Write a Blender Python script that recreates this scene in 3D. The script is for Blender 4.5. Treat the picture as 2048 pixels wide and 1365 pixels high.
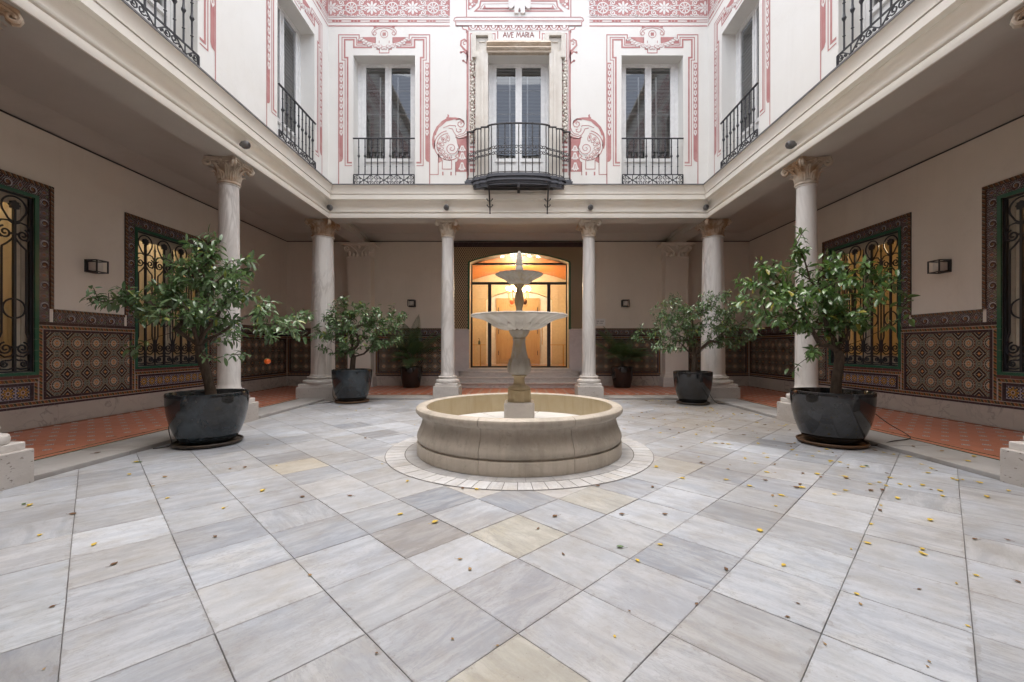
import bpy, math, random
from mathutils import Vector, Matrix
from mathutils.geometry import tessellate_polygon

for o in list(bpy.data.objects):
    bpy.data.objects.remove(o)
SC = bpy.context.scene
COL = SC.collection
R = math.radians
PI = math.pi

# ------------------------------------------------------------------ camera
cam = bpy.data.cameras.new('camera')
cam.sensor_width = 36.0
cam.lens = 855.0 / 2048.0 * 36.0
cam.shift_x = -12.0 / 2048.0
cam.shift_y = 12.5 / 2048.0
cam.clip_start = 0.05
cam.clip_end = 500.0
camo = bpy.data.objects.new('camera', cam)
COL.objects.link(camo)
camo.location = (0, 0, 1.6)
camo.rotation_euler = (R(90), 0, 0)
SC.camera = camo

# ------------------------------------------------------------------ sky, sun, exposure (overcast)
SUN_EL, SUN_AZ = 89.0, 200.0
w = bpy.data.worlds.new('World')
SC.world = w
w.use_nodes = True
wn = w.node_tree
bg = wn.nodes['Background']
sky = wn.nodes.new('ShaderNodeTexSky')
sky.sky_type = 'NISHITA'
sky.sun_disc = False
sky.sun_elevation = R(SUN_EL)
sky.sun_rotation = R(SUN_AZ)
sky.air_density = 1.0
sky.dust_density = 4.0
sky.ozone_density = 1.0
hs = wn.nodes.new('ShaderNodeHueSaturation')
hs.inputs['Saturation'].default_value = 0.60       # a veil of cloud greys the blue
wn.links.new(sky.outputs[0], hs.inputs['Color'])
wn.links.new(hs.outputs[0], bg.inputs[0])
bg.inputs[1].default_value = 0.15

sun = bpy.data.lights.new('sun', 'SUN')
sun.energy = 1.4
sun.angle = R(115)
sun.color = (1.0, 1.0, 0.955)
suno = bpy.data.objects.new('sun', sun)
COL.objects.link(suno)
suno.location = (0, 6, 30)
_d = Vector((math.sin(R(SUN_AZ)) * math.cos(R(SUN_EL)), math.cos(R(SUN_AZ)) * math.cos(R(SUN_EL)), math.sin(R(SUN_EL))))
suno.rotation_euler = _d.to_track_quat('Z', 'Y').to_euler()

SC.view_settings.view_transform = 'Standard'
SC.view_settings.look = 'None'
SC.view_settings.gamma = 1.0
SC.view_settings.use_curve_mapping = False
SC.view_settings.exposure = 1.60
SC.render.engine = 'CYCLES'
cy = SC.cycles
cy.use_denoising = True
cy.adaptive_threshold = 0.01
cy.max_bounces = 8
cy.diffuse_bounces = 4
cy.glossy_bounces = 3
cy.transmission_bounces = 6
cy.transparent_max_bounces = 12
cy.sample_clamp_indirect = 8.0
cy.caustics_reflective = False
cy.caustics_refractive = False

# ------------------------------------------------------------------ mesh builder
class MB:
    def __init__(s):
        s.v, s.f, s.uv = [], [], []
        s.hasuv = False
    def quad(s, *p, uv=None):
        n = len(s.v)
        s.v += [tuple(q) for q in p]
        s.f.append(tuple(range(n, n + len(p))))
        s.uv.append(uv)
        if uv: s.hasuv = True
        return s
    def box(s, x0, x1, y0, y1, z0, z1, ch=0.0):
        n = len(s.v)
        if ch <= 0:
            s.v += [(x0,y0,z0),(x1,y0,z0),(x1,y1,z0),(x0,y1,z0),(x0,y0,z1),(x1,y0,z1),(x1,y1,z1),(x0,y1,z1)]
            F = [(3,2,1,0),(4,5,6,7),(0,1,5,4),(1,2,6,5),(2,3,7,6),(3,0,4,7)]
        else:                         # all edges of top and the verticals chamfered
            c = ch
            ring = lambda a, z: [(x0+c-a,y0-a+0,z) for _ in ()]
            def oct_(i, z):
                a, b, d, e = x0+i, x1-i, y0+i, y1-i
                return [(a+c,d,z),(b-c,d,z),(b,d+c,z),(b,e-c,z),(b-c,e,z),(a+c,e,z),(a,e-c,z),(a,d+c,z)]
            s.v += oct_(0, z0) + oct_(0, z1 - c) + oct_(c*0.7, z1)
            F = [tuple(range(7,-1,-1)), tuple(range(16,24))]
            for r in (0, 8):
                for k in range(8):
                    k2 = (k+1) % 8
                    F.append((r+k, r+k2, r+8+k2, r+8+k))
        for q in F:
            s.f.append(tuple(n+i for i in q)); s.uv.append(None)
        return s
    def lathe(s, prof, n=24, c=(0,0), a0=0.0, a1=2*PI, lobes=0, lobe=None, close_ends=False):
        full = abs(a1 - a0 - 2*PI) < 1e-6
        m = n if full else n + 1
        b = len(s.v)
        for i, (r, z) in enumerate(prof):
            amp = lobe[i] if lobe else 0.0
            for k in range(m):
                a = a0 + (a1 - a0) * k / n
                rr, zz = r, z
                if amp:
                    sc_ = abs(math.cos(a * lobes / 2.0))
                    rr = r + amp * (sc_ - 0.5)
                s.v.append((c[0] + rr*math.cos(a), c[1] + rr*math.sin(a), zz))
        for i in range(len(prof) - 1):
            for k in range(n):
                k2 = (k+1) % m if full else k+1
                s.f.append((b+i*m+k, b+i*m+k2, b+(i+1)*m+k2, b+(i+1)*m+k)); s.uv.append(None)
        if close_ends and not full:
            for k in (0, n):
                s.f.append(tuple(b+i*m+k for i in range(len(prof)))); s.uv.append(None)
        return s
    def tube(s, pts, r, sides=6, closed=False, cap=True):
        pts = [Vector(p) for p in pts]
        n = len(pts)
        rs = r if isinstance(r, (list, tuple)) else [r]*n
        b = len(s.v)
        up = None
        for i, p in enumerate(pts):
            if closed: t = pts[(i+1) % n] - pts[i-1]
            else: t = pts[min(i+1, n-1)] - pts[max(i-1, 0)]
            if t.length < 1e-9: t = Vector((0,0,1))
            t.normalize()
            if up is None:
                up = Vector((0,0,1)) if abs(t.z) < 0.9 else Vector((1,0,0))
            a = t.cross(up)
            if a.length < 1e-6: a = t.cross(Vector((0.3,1,0.2)))
            a.normalize()
            up = a.cross(t); up.normalize()
            for k in range(sides):
                an = 2*PI*k/sides + PI/sides
                q = p + (a*math.cos(an) + up*math.sin(an)) * rs[i]
                s.v.append(tuple(q))
        m = n if closed else n-1
        for i in range(m):
            j = (i+1) % n
            for k in range(sides):
                k2 = (k+1) % sides
                s.f.append((b+i*sides+k, b+i*sides+k2, b+j*sides+k2, b+j*sides+k)); s.uv.append(None)
        if cap and not closed:
            s.f.append(tuple(b+k for k in range(sides-1,-1,-1))); s.uv.append(None)
            s.f.append(tuple(b+(n-1)*sides+k for k in range(sides))); s.uv.append(None)
        return s
    def prism(s, poly, y0, y1, axis='y'):
        """closed outline (u, v) pushed out from y0 to y1; axis y: (u, y, v); axis z: (u, v, z)"""
        b = len(s.v); n = len(poly)
        for y in (y0, y1):
            for (u, v) in poly:
                s.v.append((u, y, v) if axis == 'y' else (u, v, y))
        tris = tessellate_polygon([[Vector((p[0], p[1], 0)) for p in poly]])
        for t in tris:
            s.f.append(tuple(b+i for i in t)); s.uv.append(None)
            s.f.append(tuple(b+n+i for i in reversed(t))); s.uv.append(None)
        for k in range(n):
            k2 = (k+1) % n
            s.f.append((b+k, b+k2, b+n+k2, b+n+k)); s.uv.append(None)
        return s
    def ball(s, c, r, nu=8, nv=6, sz=1.0):
        b = len(s.v)
        s.v.append((c[0], c[1], c[2]-r*sz))
        for i in range(1, nv):
            ph = -PI/2 + PI*i/nv
            for k in range(nu):
                a = 2*PI*k/nu
                s.v.append((c[0]+r*math.cos(ph)*math.cos(a), c[1]+r*math.cos(ph)*math.sin(a), c[2]+r*sz*math.sin(ph)))
        s.v.append((c[0], c[1], c[2]+r*sz))
        t = len(s.v)-1
        for k in range(nu):
            k2 = (k+1) % nu
            s.f.append((b, b+1+k2, b+1+k)); s.uv.append(None)
            s.f.append((t, t-nu+k, t-nu+k2)); s.uv.append(None)
            for i in range(nv-2):
                s.f.append((b+1+i*nu+k, b+1+i*nu+k2, b+1+(i+1)*nu+k2, b+1+(i+1)*nu+k)); s.uv.append(None)
        return s
    def shift(s, d):
        s.v = [(p[0]+d[0], p[1]+d[1], p[2]+d[2]) for p in s.v]
        return s
    def mesh(s, name, mat, smooth=None):
        me = bpy.data.meshes.new(name)
        me.from_pydata(s.v, [], s.f)
        if s.hasuv:
            ul = me.uv_layers.new(name='UVMap')
            li = 0
            dat = []
            for f, u in zip(s.f, s.uv):
                for k in range(len(f)):
                    dat += list(u[k]) if u else [0.0, 0.0]
            ul.data.foreach_set('uv', dat)
        if mat: me.materials.append(mat)
        if smooth:
            me.shade_smooth()
            me.set_sharp_from_angle(angle=R(smooth))
        me.update()
        return me
    def build(s, name, mat, parent=None, smooth=None, world=False, kind=None, label=None):
        if world and parent is not None:
            s.shift(-parent.location)
        return link(name, s.mesh(name, mat, smooth), parent, kind=kind, label=label)

def link(name, me, parent=None, loc=(0,0,0), rot=0.0, kind=None, label=None):
    o = bpy.data.objects.new(name, me)
    COL.objects.link(o)
    o.location = loc
    o.rotation_euler = (0, 0, rot)
    if parent is not None: o.parent = parent
    if kind: o['kind'] = kind
    if label: o['label'] = label
    return o

def tag(o, label, cat, group=None, kind=None):
    o['label'] = label
    o['category'] = cat
    if group: o['group'] = group
    if kind: o['kind'] = kind
    return o

def thing(name, label, cat, loc=(0,0,0), rot=0.0, group=None):
    o = bpy.data.objects.new(name, None)
    COL.objects.link(o)
    o.empty_display_size = 0.1
    o.location = loc
    o.rotation_euler = (0, 0, rot)
    return tag(o, label, cat, group)

KIDS = {}
def dup(root, loc, rot=None, label=None, group=None):
    def cp(o, parent):
        c = o.copy(); COL.objects.link(c)
        c.parent = parent
        for ch in o.children: cp(ch, c)
        return c
    r = cp(root, None)
    r.location = loc
    if rot is not None: r.rotation_euler = (0, 0, rot)
    if label: r['label'] = label
    if group: r['group'] = group
    return r

# ------------------------------------------------------------------ shader helper
class S:
    def __init__(s, nt, sock): s.nt, s.k = nt, sock
    def _m(s, op, b=None, c=None):
        n = s.nt.nodes.new('ShaderNodeMath'); n.operation = op
        for i, x in enumerate((s, b, c)):
            if x is None: continue
            if isinstance(x, S): s.nt.links.new(x.k, n.inputs[i])
            else: n.inputs[i].default_value = x
        return S(s.nt, n.outputs[0])
    def __add__(s, b): return s._m('ADD', b)
    __radd__ = __add__
    def __sub__(s, b): return s._m('SUBTRACT', b)
    def __rsub__(s, b): return s._m('MULTIPLY', -1.0)._m('ADD', b)
    def __mul__(s, b): return s._m('MULTIPLY', b)
    __rmul__ = __mul__
    def __truediv__(s, b): return s._m('DIVIDE', b)
    def lt(s, b): return s._m('LESS_THAN', b)
    def gt(s, b): return s._m('GREATER_THAN', b)
    def sin(s): return s._m('SINE')
    def cos(s): return s._m('COSINE')
    def abs(s): return s._m('ABSOLUTE')
    def sqrt(s): return s._m('SQRT')
    def fract(s): return s._m('FRACT')
    def pow(s, b): return s._m('POWER', b)
    def atan2(s, b): return s._m('ARCTAN2', b)
    def max(s, b): return s._m('MAXIMUM', b)
    def min(s, b): return s._m('MINIMUM', b)
    def between(s, a, b): return s.gt(a) * s.lt(b)
    def ramp(s, a, b):
        n = s.nt.nodes.new('ShaderNodeMapRange'); n.clamp = True
        s.nt.links.new(s.k, n.inputs[0]); n.inputs[1].default_value = a; n.inputs[2].default_value = b
        n.inputs[3].default_value = 0; n.inputs[4].default_value = 1
        return S(s.nt, n.outputs[0])

class MT:
    def __init__(s, name, rough=0.6, spec=0.4, metal=0.0):
        s.m = bpy.data.materials.new(name); s.m.use_nodes = True
        s.nt = s.m.node_tree
        s.b = s.nt.nodes['Principled BSDF']
        s.b.inputs['Roughness'].default_value = rough
        s.b.inputs['Metallic'].default_value = metal
        s.b.inputs['Specular IOR Level'].default_value = spec
        s.tc = None
    def coord(s, which='Object'):
        if s.tc is None: s.tc = s.nt.nodes.new('ShaderNodeTexCoord')
        return s.tc.outputs[which]
    def mapped(s, sock, scale=(1,1,1), rot=(0,0,0), rnd=False):
        n = s.nt.nodes.new('ShaderNodeMapping')
        s.nt.links.new(sock, n.inputs[0]); n.inputs['Scale'].default_value = scale; n.inputs['Rotation'].default_value = rot
        if rnd:
            oi = s.nt.nodes.new('ShaderNodeObjectInfo')
            c = s.nt.nodes.new('ShaderNodeCombineXYZ')
            a = S(s.nt, oi.outputs['Random'])
            for i, k in enumerate((37.0, 53.0, 71.0)): s.nt.links.new((a*k).k, c.inputs[i])
            s.nt.links.new(c.outputs[0], n.inputs['Location'])
        return n.outputs[0]
    def noise(s, vec, scale, detail=4, rough=0.55, dist=0.0):
        n = s.nt.nodes.new('ShaderNodeTexNoise')
        s.nt.links.new(vec, n.inputs['Vector'])
        n.inputs['Scale'].default_value = scale; n.inputs['Detail'].default_value = detail
        n.inputs['Roughness'].default_value = rough; n.inputs['Distortion'].default_value = dist
        return S(s.nt, n.outputs[0])
    def voro(s, vec, scale, feature='F1'):
        n = s.nt.nodes.new('ShaderNodeTexVoronoi'); n.feature = feature
        s.nt.links.new(vec, n.inputs['Vector']); n.inputs['Scale'].default_value = scale
        return S(s.nt, n.outputs[0])
    def xyz(s, vec):
        n = s.nt.nodes.new('ShaderNodeSeparateXYZ'); s.nt.links.new(vec, n.inputs[0])
        return [S(s.nt, o) for o in n.outputs]
    def col(s, c):
        n = s.nt.nodes.new('ShaderNodeRGB'); n.outputs[0].default_value = (*c, 1); return S(s.nt, n.outputs[0])
    def mix(s, f, a, b, mode='MIX'):
        n = s.nt.nodes.new('ShaderNodeMix'); n.data_type = 'RGBA'; n.blend_type = mode
        for i, x in ((0, f), (6, a), (7, b)):
            if isinstance(x, S): s.nt.links.new(x.k, n.inputs[i])
            elif i == 0: n.inputs[0].default_value = x
            else: n.inputs[i].default_value = (*x, 1)
        return S(s.nt, n.outputs[2])
    def base(s, c):
        if isinstance(c, S): s.nt.links.new(c.k, s.b.inputs['Base Color'])
        else: s.b.inputs['Base Color'].default_value = (*c, 1)
        return s
    def rough(s, v):
        s.nt.links.new(v.k, s.b.inputs['Roughness']); return s
    def bump(s, h, strength=0.2, dist=0.02):
        n = s.nt.nodes.new('ShaderNodeBump')
        n.inputs['Strength'].default_value = strength; n.inputs['Distance'].default_value = dist
        s.nt.links.new(h.k, n.inputs['Height']); s.nt.links.new(n.outputs[0], s.b.inputs['Normal'])
        return s
    def emit(s, c, e):
        s.b.inputs['Emission Color'].default_value = (*c, 1); s.b.inputs['Emission Strength'].default_value = e
        return s

def mottled(name, a, b, scale=2.0, rough=0.6, bump=0.15, stretch=(1,1,1), third=None, rnd=False, spec=0.35, fine=14.0, bd=0.01):
    t = MT(name, rough, spec)
    v = t.mapped(t.coord(), stretch, rnd=rnd)
    n1 = t.noise(v, scale, 5, 0.6)
    n2 = t.noise(v, scale*fine, 3, 0.6)
    c = t.mix(n1.ramp(0.3, 0.7), a, b)
    if third:
        n3 = t.noise(v, scale*0.45, 4, 0.65, 0.6)
        c = t.mix(n3.ramp(0.52, 0.72), c, third)
    c = t.mix((n2 - 0.5).abs() * 0.35, c, tuple(x*0.75 for x in a))
    t.base(c)
    t.rough(n1 * 0.2 + (rough - 0.1))
    t.bump(n2 + n1 * 0.6, bump, bd)
    return t.m

def plain(name, c, rough=0.5, metal=0.0, spec=0.4, emit=None):
    t = MT(name, rough, spec, metal); 
    v = t.coord()
    n = t.noise(v, 9.0, 4, 0.6)
    t.base(t.mix(n.ramp(0.25, 0.75), tuple(x*0.9 for x in c), tuple(min(1, x*1.08) for x in c)))
    if emit: t.emit(c if emit[0] is None else emit[0], emit[1])
    return t.m

M = {}
M['plaster'] = None
M['gallery_plaster'] = mottled('gallery_plaster', (0.76,0.70,0.62), (0.69,0.63,0.555), 0.6, 0.88, 0.08, (1,1,0.6), (0.70,0.63,0.54), fine=40)
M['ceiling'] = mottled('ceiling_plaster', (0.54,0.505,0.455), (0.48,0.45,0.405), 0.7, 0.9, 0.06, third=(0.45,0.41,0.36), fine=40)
M['entab'] = mottled('entablature_paint', (0.83,0.785,0.71), (0.79,0.735,0.65), 0.9, 0.75, 0.10, (1,1,1), (0.77,0.69,0.57), fine=24)
M['lead'] = mottled('lead_flashing', (0.12,0.12,0.125), (0.2,0.19,0.185), 3, 0.7, 0.1)
M['red'] = mottled('red_sgraffito', (0.45,0.19,0.185), (0.53,0.28,0.265), 2.6, 0.9, 0.08, third=(0.58,0.36,0.335), fine=10)
M['cream'] = mottled('cream_sgraffito', (0.80,0.77,0.735), (0.76,0.725,0.69), 1.5, 0.9, 0.04)
M['stone'] = mottled('carved_stone', (0.72,0.68,0.61), (0.62,0.57,0.5), 2.0, 0.7, 0.2, third=(0.52,0.45,0.37))
M['stone_tan'] = mottled('weathered_stone', (0.60,0.50,0.39), (0.44,0.35,0.26), 4.0, 0.8, 0.3, (1,1,3), third=(0.70,0.64,0.55))
M['iron'] = plain('wrought_iron', (0.022,0.022,0.027), 0.42, 0.0, 0.5)
M['iron_brown'] = plain('balcony_iron', (0.032,0.027,0.027), 0.45, 0.0, 0.5)
M['iron_slate'] = plain('painted_iron_ledge', (0.075,0.078,0.092), 0.38, 0.0, 0.5)
M['white_wood'] = plain('white_painted_wood', (0.78,0.775,0.76), 0.4)
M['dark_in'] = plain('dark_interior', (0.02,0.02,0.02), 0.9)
M['kerb'] = mottled('kerb_marble', (0.34,0.32,0.30), (0.42,0.40,0.385), 1.6, 0.55, 0.15, (1,1,1), (0.25,0.225,0.20), rnd=True)
M['travertine'] = None
M['grout'] = plain('dark_grout', (0.17,0.16,0.15), 0.95)
M['skirt'] = None
M['soil'] = mottled('soil', (0.03,0.022,0.016), (0.05,0.038,0.026), 12, 0.95, 0.8)
M['gold'] = plain('gilt_metal', (0.55,0.33,0.10), 0.3, 1.0)
M['green_trim'] = None

M['bar_grey'] = plain('glazing_bar_grey', (0.34,0.34,0.34), 0.5)
def aged_plaster(name, a, b, stain, streak, amt, scale=0.7):
    t = MT(name, 0.88, 0.25)
    v0 = t.coord()
    n1 = t.noise(v0, scale, 6, 0.62, 0.3); n2 = t.noise(t.mapped(v0, (1.7,1.7,0.16)), 1.5, 6, 0.68, 0.5); n3 = t.noise(v0, 26, 4, 0.6); n4 = t.noise(v0, scale*0.55, 5, 0.7, 0.8); n5 = t.noise(v0, 3.2, 6, 0.7, 0.4)
    c = t.mix(n1.ramp(0.3,0.7), a, b)
    c = t.mix(n2.ramp(0.52,0.85)*amt*0.7, c, streak)
    c = t.mix(n4.ramp(0.55,0.72)*0.6*amt, c, stain)
    c = t.mix(n5.ramp(0.60,0.72)*0.35*amt, c, stain)
    crk = 1.0 - (t.noise(v0, 1.3, 8, 0.72, 1.6) - 0.5).abs().ramp(0.0, 0.004)
    c = t.mix(crk*0.22*n4.ramp(0.45,0.6), c, tuple(x*0.6 for x in stain))
    t.base(c); t.bump(n3*0.5+n1, 0.10, 0.01)
    return t.m
M['plaster'] = aged_plaster('white_plaster', (0.80,0.785,0.745), (0.765,0.745,0.70), (0.70,0.665,0.60), (0.69,0.665,0.625), 0.55)
M['gallery_plaster'] = aged_plaster('gallery_plaster', (0.80,0.735,0.65), (0.73,0.665,0.585), (0.62,0.55,0.465), (0.66,0.595,0.515), 0.7, 0.5)

def travertine():
    t = MT('travertine', 0.7, 0.3)
    v = t.mapped(t.coord(), (1,1,2.2), rnd=True)
    n1 = t.noise(v, 2.5, 5, 0.6); n2 = t.noise(v, 16, 4, 0.6); h = t.noise(v, 22, 2, 0.4)
    pit = h.ramp(0.66, 0.72)
    c = t.mix(n1.ramp(0.3,0.7), (0.45,0.41,0.375), (0.53,0.495,0.46))
    c = t.mix(n2 * 0.35, c, (0.37,0.325,0.29))
    c = t.mix(pit * 0.8, c, (0.17,0.13,0.11))
    t.base(c); t.bump(n2*0.4 - pit, 0.5, 0.012)
    return t.m
M['travertine'] = travertine()

def veined(name, a, b, vein, scale=1.2, stretch=(1,1,1), rot=(0,0,0), rough=0.35, amount=0.8, rnd=True, sharp=(0.0,0.05), tint=None):
    t = MT(name, rough, 0.45)
    v = t.mapped(t.coord(), stretch, rot, rnd)
    n1 = t.noise(v, scale*1.3, 6, 0.6, 0.5); n2 = t.noise(v, scale, 7, 0.62, 1.2); n3 = t.noise(v, scale*0.5, 3, 0.5)
    line = 1.0 - (n2 - 0.5).abs().ramp(*sharp)
    c = t.mix(n1.ramp(0.3,0.7), a, b)
    c = t.mix(line * n3.ramp(0.35,0.65) * amount, c, vein)
    if tint:
        n4 = t.noise(v, scale*0.35, 4, 0.6, 0.4)
        c = t.mix(n4.ramp(0.5,0.75), c, tint)
    t.base(c); t.rough(n1*0.25 + (rough-0.1)); t.bump(n1, 0.05, 0.01)
    return t.m
M['shaft'] = veined('column_marble', (0.72,0.69,0.655), (0.64,0.60,0.56), (0.40,0.36,0.33), 1.6, (1.5,1.5,0.30), (0.22,0.28,0), 0.32, 0.85, sharp=(0.0,0.07), tint=(0.62,0.555,0.48))
M['base_marble'] = veined('base_marble', (0.66,0.62,0.575), (0.57,0.53,0.49), (0.42,0.38,0.35), 2.0, (1,1,1.6), rough=0.45, amount=0.5)
M['skirt'] = veined('skirting_marble', (0.50,0.45,0.395), (0.44,0.39,0.34), (0.20,0.17,0.15), 1.5, (1,1,1.2), (0.4,0.5,0.3), 0.35, 0.85, sharp=(0.0,0.03))
M['door_marble'] = veined('door_marble', (0.60,0.545,0.53), (0.54,0.49,0.48), (0.42,0.37,0.37), 1.5, (1,1,1.2), (0.4,0.5,0.3), 0.35, 0.5)
M['step_marble'] = veined('step_marble', (0.62,0.57,0.53), (0.55,0.50,0.46), (0.38,0.33,0.31), 2.0, (0.6,1,2), rough=0.4)

def capital_mat(rusty=False):
    t = MT('capital_stone', 0.75, 0.3)
    v = t.coord()
    n1 = t.noise(v, 3.0, 5, 0.6); n2 = t.noise(v, 18, 4, 0.65)
    oi = t.nt.nodes.new('ShaderNodeObjectInfo')
    c = t.mix(n1.ramp(0.3,0.7), (0.68,0.61,0.52), (0.55,0.46,0.365))
    c = t.mix(n2 * 0.5, c, (0.33,0.24,0.165))
    rust = t.noise(v, 1.6, 4, 0.6).ramp(0.52, 0.75)
    c2 = t.mix(rust, c, (0.40,0.225,0.105))
    if rusty: c2 = t.mix(n1.ramp(0.35,0.65)*0.85, c2, (0.30,0.15,0.062))
    t.base(c2); t.bump(n2, 0.5, 0.02)
    return t.m
M['capital'] = capital_mat()
M['capital_rust'] = capital_mat(True)

def slab_mat():
    t = MT('floor_marble', 0.4, 0.4)
    oi = t.nt.nodes.new('ShaderNodeObjectInfo')
    v0 = t.coord()
    v = t.mapped(v0, (1.0, 4.2, 1.0), rnd=True)
    vv = t.mapped(v0, (1, 1, 1), rnd=True)
    s1 = t.noise(v, 1.6, 7, 0.66, 0.9); s2 = t.noise(vv, 2.6, 6, 0.62, 0.5); s3 = t.noise(vv, 48, 3, 0.65); s4 = t.noise(v, 3.2, 7, 0.68, 1.4); s5 = t.noise(vv, 12, 5, 0.7)
    rnd_ = S(t.nt, oi.outputs['Random'])
    oc = S(t.nt, oi.outputs['Color'])
    dark = t.mix(1.0, oc, (0.66,0.67,0.71), 'MULTIPLY')
    warm = t.mix(1.0, oc, (0.93,0.86,0.76), 'MULTIPLY')
    pale = t.mix(0.5, oc, (0.66,0.66,0.665))
    c = t.mix(s1.ramp(0.40,0.70) * (rnd_*0.6 + 0.35), oc, dark)
    c = t.mix(s2.ramp(0.48,0.74) * 0.9, c, warm)
    c = t.mix(s1.ramp(0.55,0.35) * 0.45, c, pale)
    line = 1.0 - (s4 - 0.5).abs().ramp(0.0, 0.035)
    c = t.mix(line * 0.8 * s2.ramp(0.30,0.58) * (rnd_*0.8 + 0.2), c, t.mix(0.5, dark, (0.24,0.245,0.27)))
    c = t.mix(s5.ramp(0.56,0.74) * 0.35, c, (0.27,0.245,0.22))
    c = t.mix((s3 - 0.5).abs() * 0.75, c, (0.27,0.26,0.25))
    spk = t.voro(vv, 24).ramp(0.05, 0.10)
    c = t.mix((1.0 - spk) * 0.55 * s5.ramp(0.45,0.6), c, (0.12,0.10,0.085))
    # grime that creeps in from the joints, chipped arrises
    x, y, z = t.xyz(v0)
    edge = (0.3 - x.abs()).min(0.3 - y.abs())
    gr_ = (edge - (s5 - 0.46).max(0.0)*0.16).ramp(0.006, 0.0) * edge.gt(-0.004)
    c = t.mix(gr_ * 0.28, c, (0.19,0.17,0.15))
    gp = t.nt.nodes.new('ShaderNodeNewGeometry')
    d1 = t.noise(gp.outputs['Position'], 0.55, 6, 0.65, 0.6); d2 = t.noise(gp.outputs['Position'], 2.3, 6, 0.72)
    wx, wy, wz = t.xyz(gp.outputs['Position'])
    litter = wx.ramp(0.8, 3.6) * wy.ramp(5.0, 9.0)          # damp dirt where the leaves gather under the trees
    c = t.mix((d1 + d2*0.45 + litter*0.16).ramp(0.64, 0.96) * (litter*0.25 + 0.55), c, (0.24,0.205,0.165))
    d3 = t.noise(gp.outputs['Position'], 6.5, 7, 0.75, 0.8)
    c = t.mix(d3.ramp(0.57, 0.70) * d1.ramp(0.40, 0.62) * 0.5, c, (0.23,0.20,0.17))
    t.base(c); t.rough(s2*0.3 + s5*0.15 + 0.18); t.bump(s3*0.6 + s5, 0.10, 0.008)
    return t.m
M['slab'] = slab_mat()

def terracotta():
    t = MT('terracotta', 0.5, 0.4)
    v = t.mapped(t.coord(), (1,1,1), rnd=True)
    n1 = t.noise(v, 3.0, 5, 0.6); n2 = t.noise(v, 26, 3, 0.6)
    oi = t.nt.nodes.new('ShaderNodeObjectInfo'); r = S(t.nt, oi.outputs['Random'])
    c = t.mix(n1.ramp(0.3,0.7), (0.50,0.18,0.105), (0.56,0.22,0.13))
    c = t.mix(r * 0.3, c, (0.38,0.14,0.085))
    c = t.mix(n2*0.25, c, (0.33,0.13,0.08))
    t.base(c); t.rough(n1*0.25+0.32); t.bump(n2, 0.1, 0.005)
    return t.m
M['terracotta'] = terracotta()
M['terra_grout'] = plain('terracotta_grout', (0.30,0.12,0.07), 0.9)
def insert_mat():
    t = MT('floor_insert', 0.3, 0.5)
    x, y, z = t.xyz(t.coord())
    d = x.abs() + y.abs()
    c = t.mix(d.lt(0.062), (0.62,0.60,0.56), (0.10,0.14,0.24))
    c = t.mix(d.lt(0.040), c, (0.58,0.55,0.48))
    c = t.mix(d.lt(0.018), c, (0.08,0.10,0.13))
    t.base(c)
    return t.m
M['insert'] = insert_mat()

# ---- glazed tiles, drawn in each tile's own UV
DK, GR, CRM, ORG, BRN = (0.035,0.022,0.022), (0.10,0.145,0.10), (0.58,0.53,0.44), (0.55,0.25,0.09), (0.17,0.05,0.035)
def star_tile():
    t = MT('star_tile', 0.22, 0.5)
    x, y, z = t.xyz(t.coord('UV'))
    r = (x*x + y*y).sqrt(); th = y.atan2(x)
    d = (1.0 - x).abs() + (1.0 - y).abs()
    bgp = ((x*19.0).sin() * (y*19.0).sin())
    c = t.mix(bgp.gt(0.3), (0.075,0.105,0.090), (0.20,0.23,0.20))
    c = t.mix(bgp.lt(-0.45), c, (0.16,0.075,0.055))
    c = t.mix((x + y - 1.0).abs().lt(0.028), c, (0.30,0.25,0.17))
    ring2 = r.between(0.52, 0.70)
    c = t.mix(ring2, c, (0.12,0.038,0.028)); c = t.mix(ring2*(th*16.0).cos().gt(0.35)*r.between(0.57,0.65), c, (0.36,0.27,0.17))
    disc = r.lt(0.52)
    c = t.mix(disc, c, CRM); c = t.mix(r.lt(0.485), c, (0.07,0.06,0.045))
    pet = (th*8.0).cos().abs() * 0.20 + 0.18
    c = t.mix((r - pet).lt(0.0), c, CRM)
    c = t.mix((r - pet*0.72).lt(0.0), c, ORG)
    c = t.mix(r.lt(0.10), c, DK); c = t.mix(r.lt(0.06), c, CRM)
    for lim, cc in ((0.80, (0.48,0.27,0.12)), (0.755, DK), (0.47, CRM), (0.415, DK), (0.15, ORG)):
        c = t.mix(d.lt(lim), c, cc)
    t.base(c)
    ed = x.min(1.0-x).min(y.min(1.0-y)).ramp(0.0, 0.02)
    t.bump(ed, 0.4, 0.004)
    return t.m
def yellow_tile():
    t = MT('yellow_star_tile', 0.22, 0.5)
    x, y, z = t.xyz(t.coord('UV'))
    a = x - 0.5; b = y - 0.5
    r = (a*a + b*b).sqrt(); th = b.atan2(a)
    YEL, LAV = (0.52,0.27,0.045), (0.36,0.32,0.36)
    c = t.mix(((x*26.0).sin()*(y*26.0).sin()).gt(0.2), DK, LAV)
    star = (th*8.0).cos() * 0.10 + 0.34
    c = t.mix((r - star).lt(0.0), c, YEL)
    c = t.mix((r - star*0.72).abs().lt(0.03), c, DK)
    c = t.mix(r.between(0.10, 0.15), c, LAV); c = t.mix(r.lt(0.08), c, DK)
    g = x.min(1.0-x).min(y.min(1.0-y))
    c = t.mix(g.lt(0.03), c, LAV)
    t.base(c); t.bump(g.ramp(0,0.02), 0.4, 0.004)
    return t.m
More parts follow.
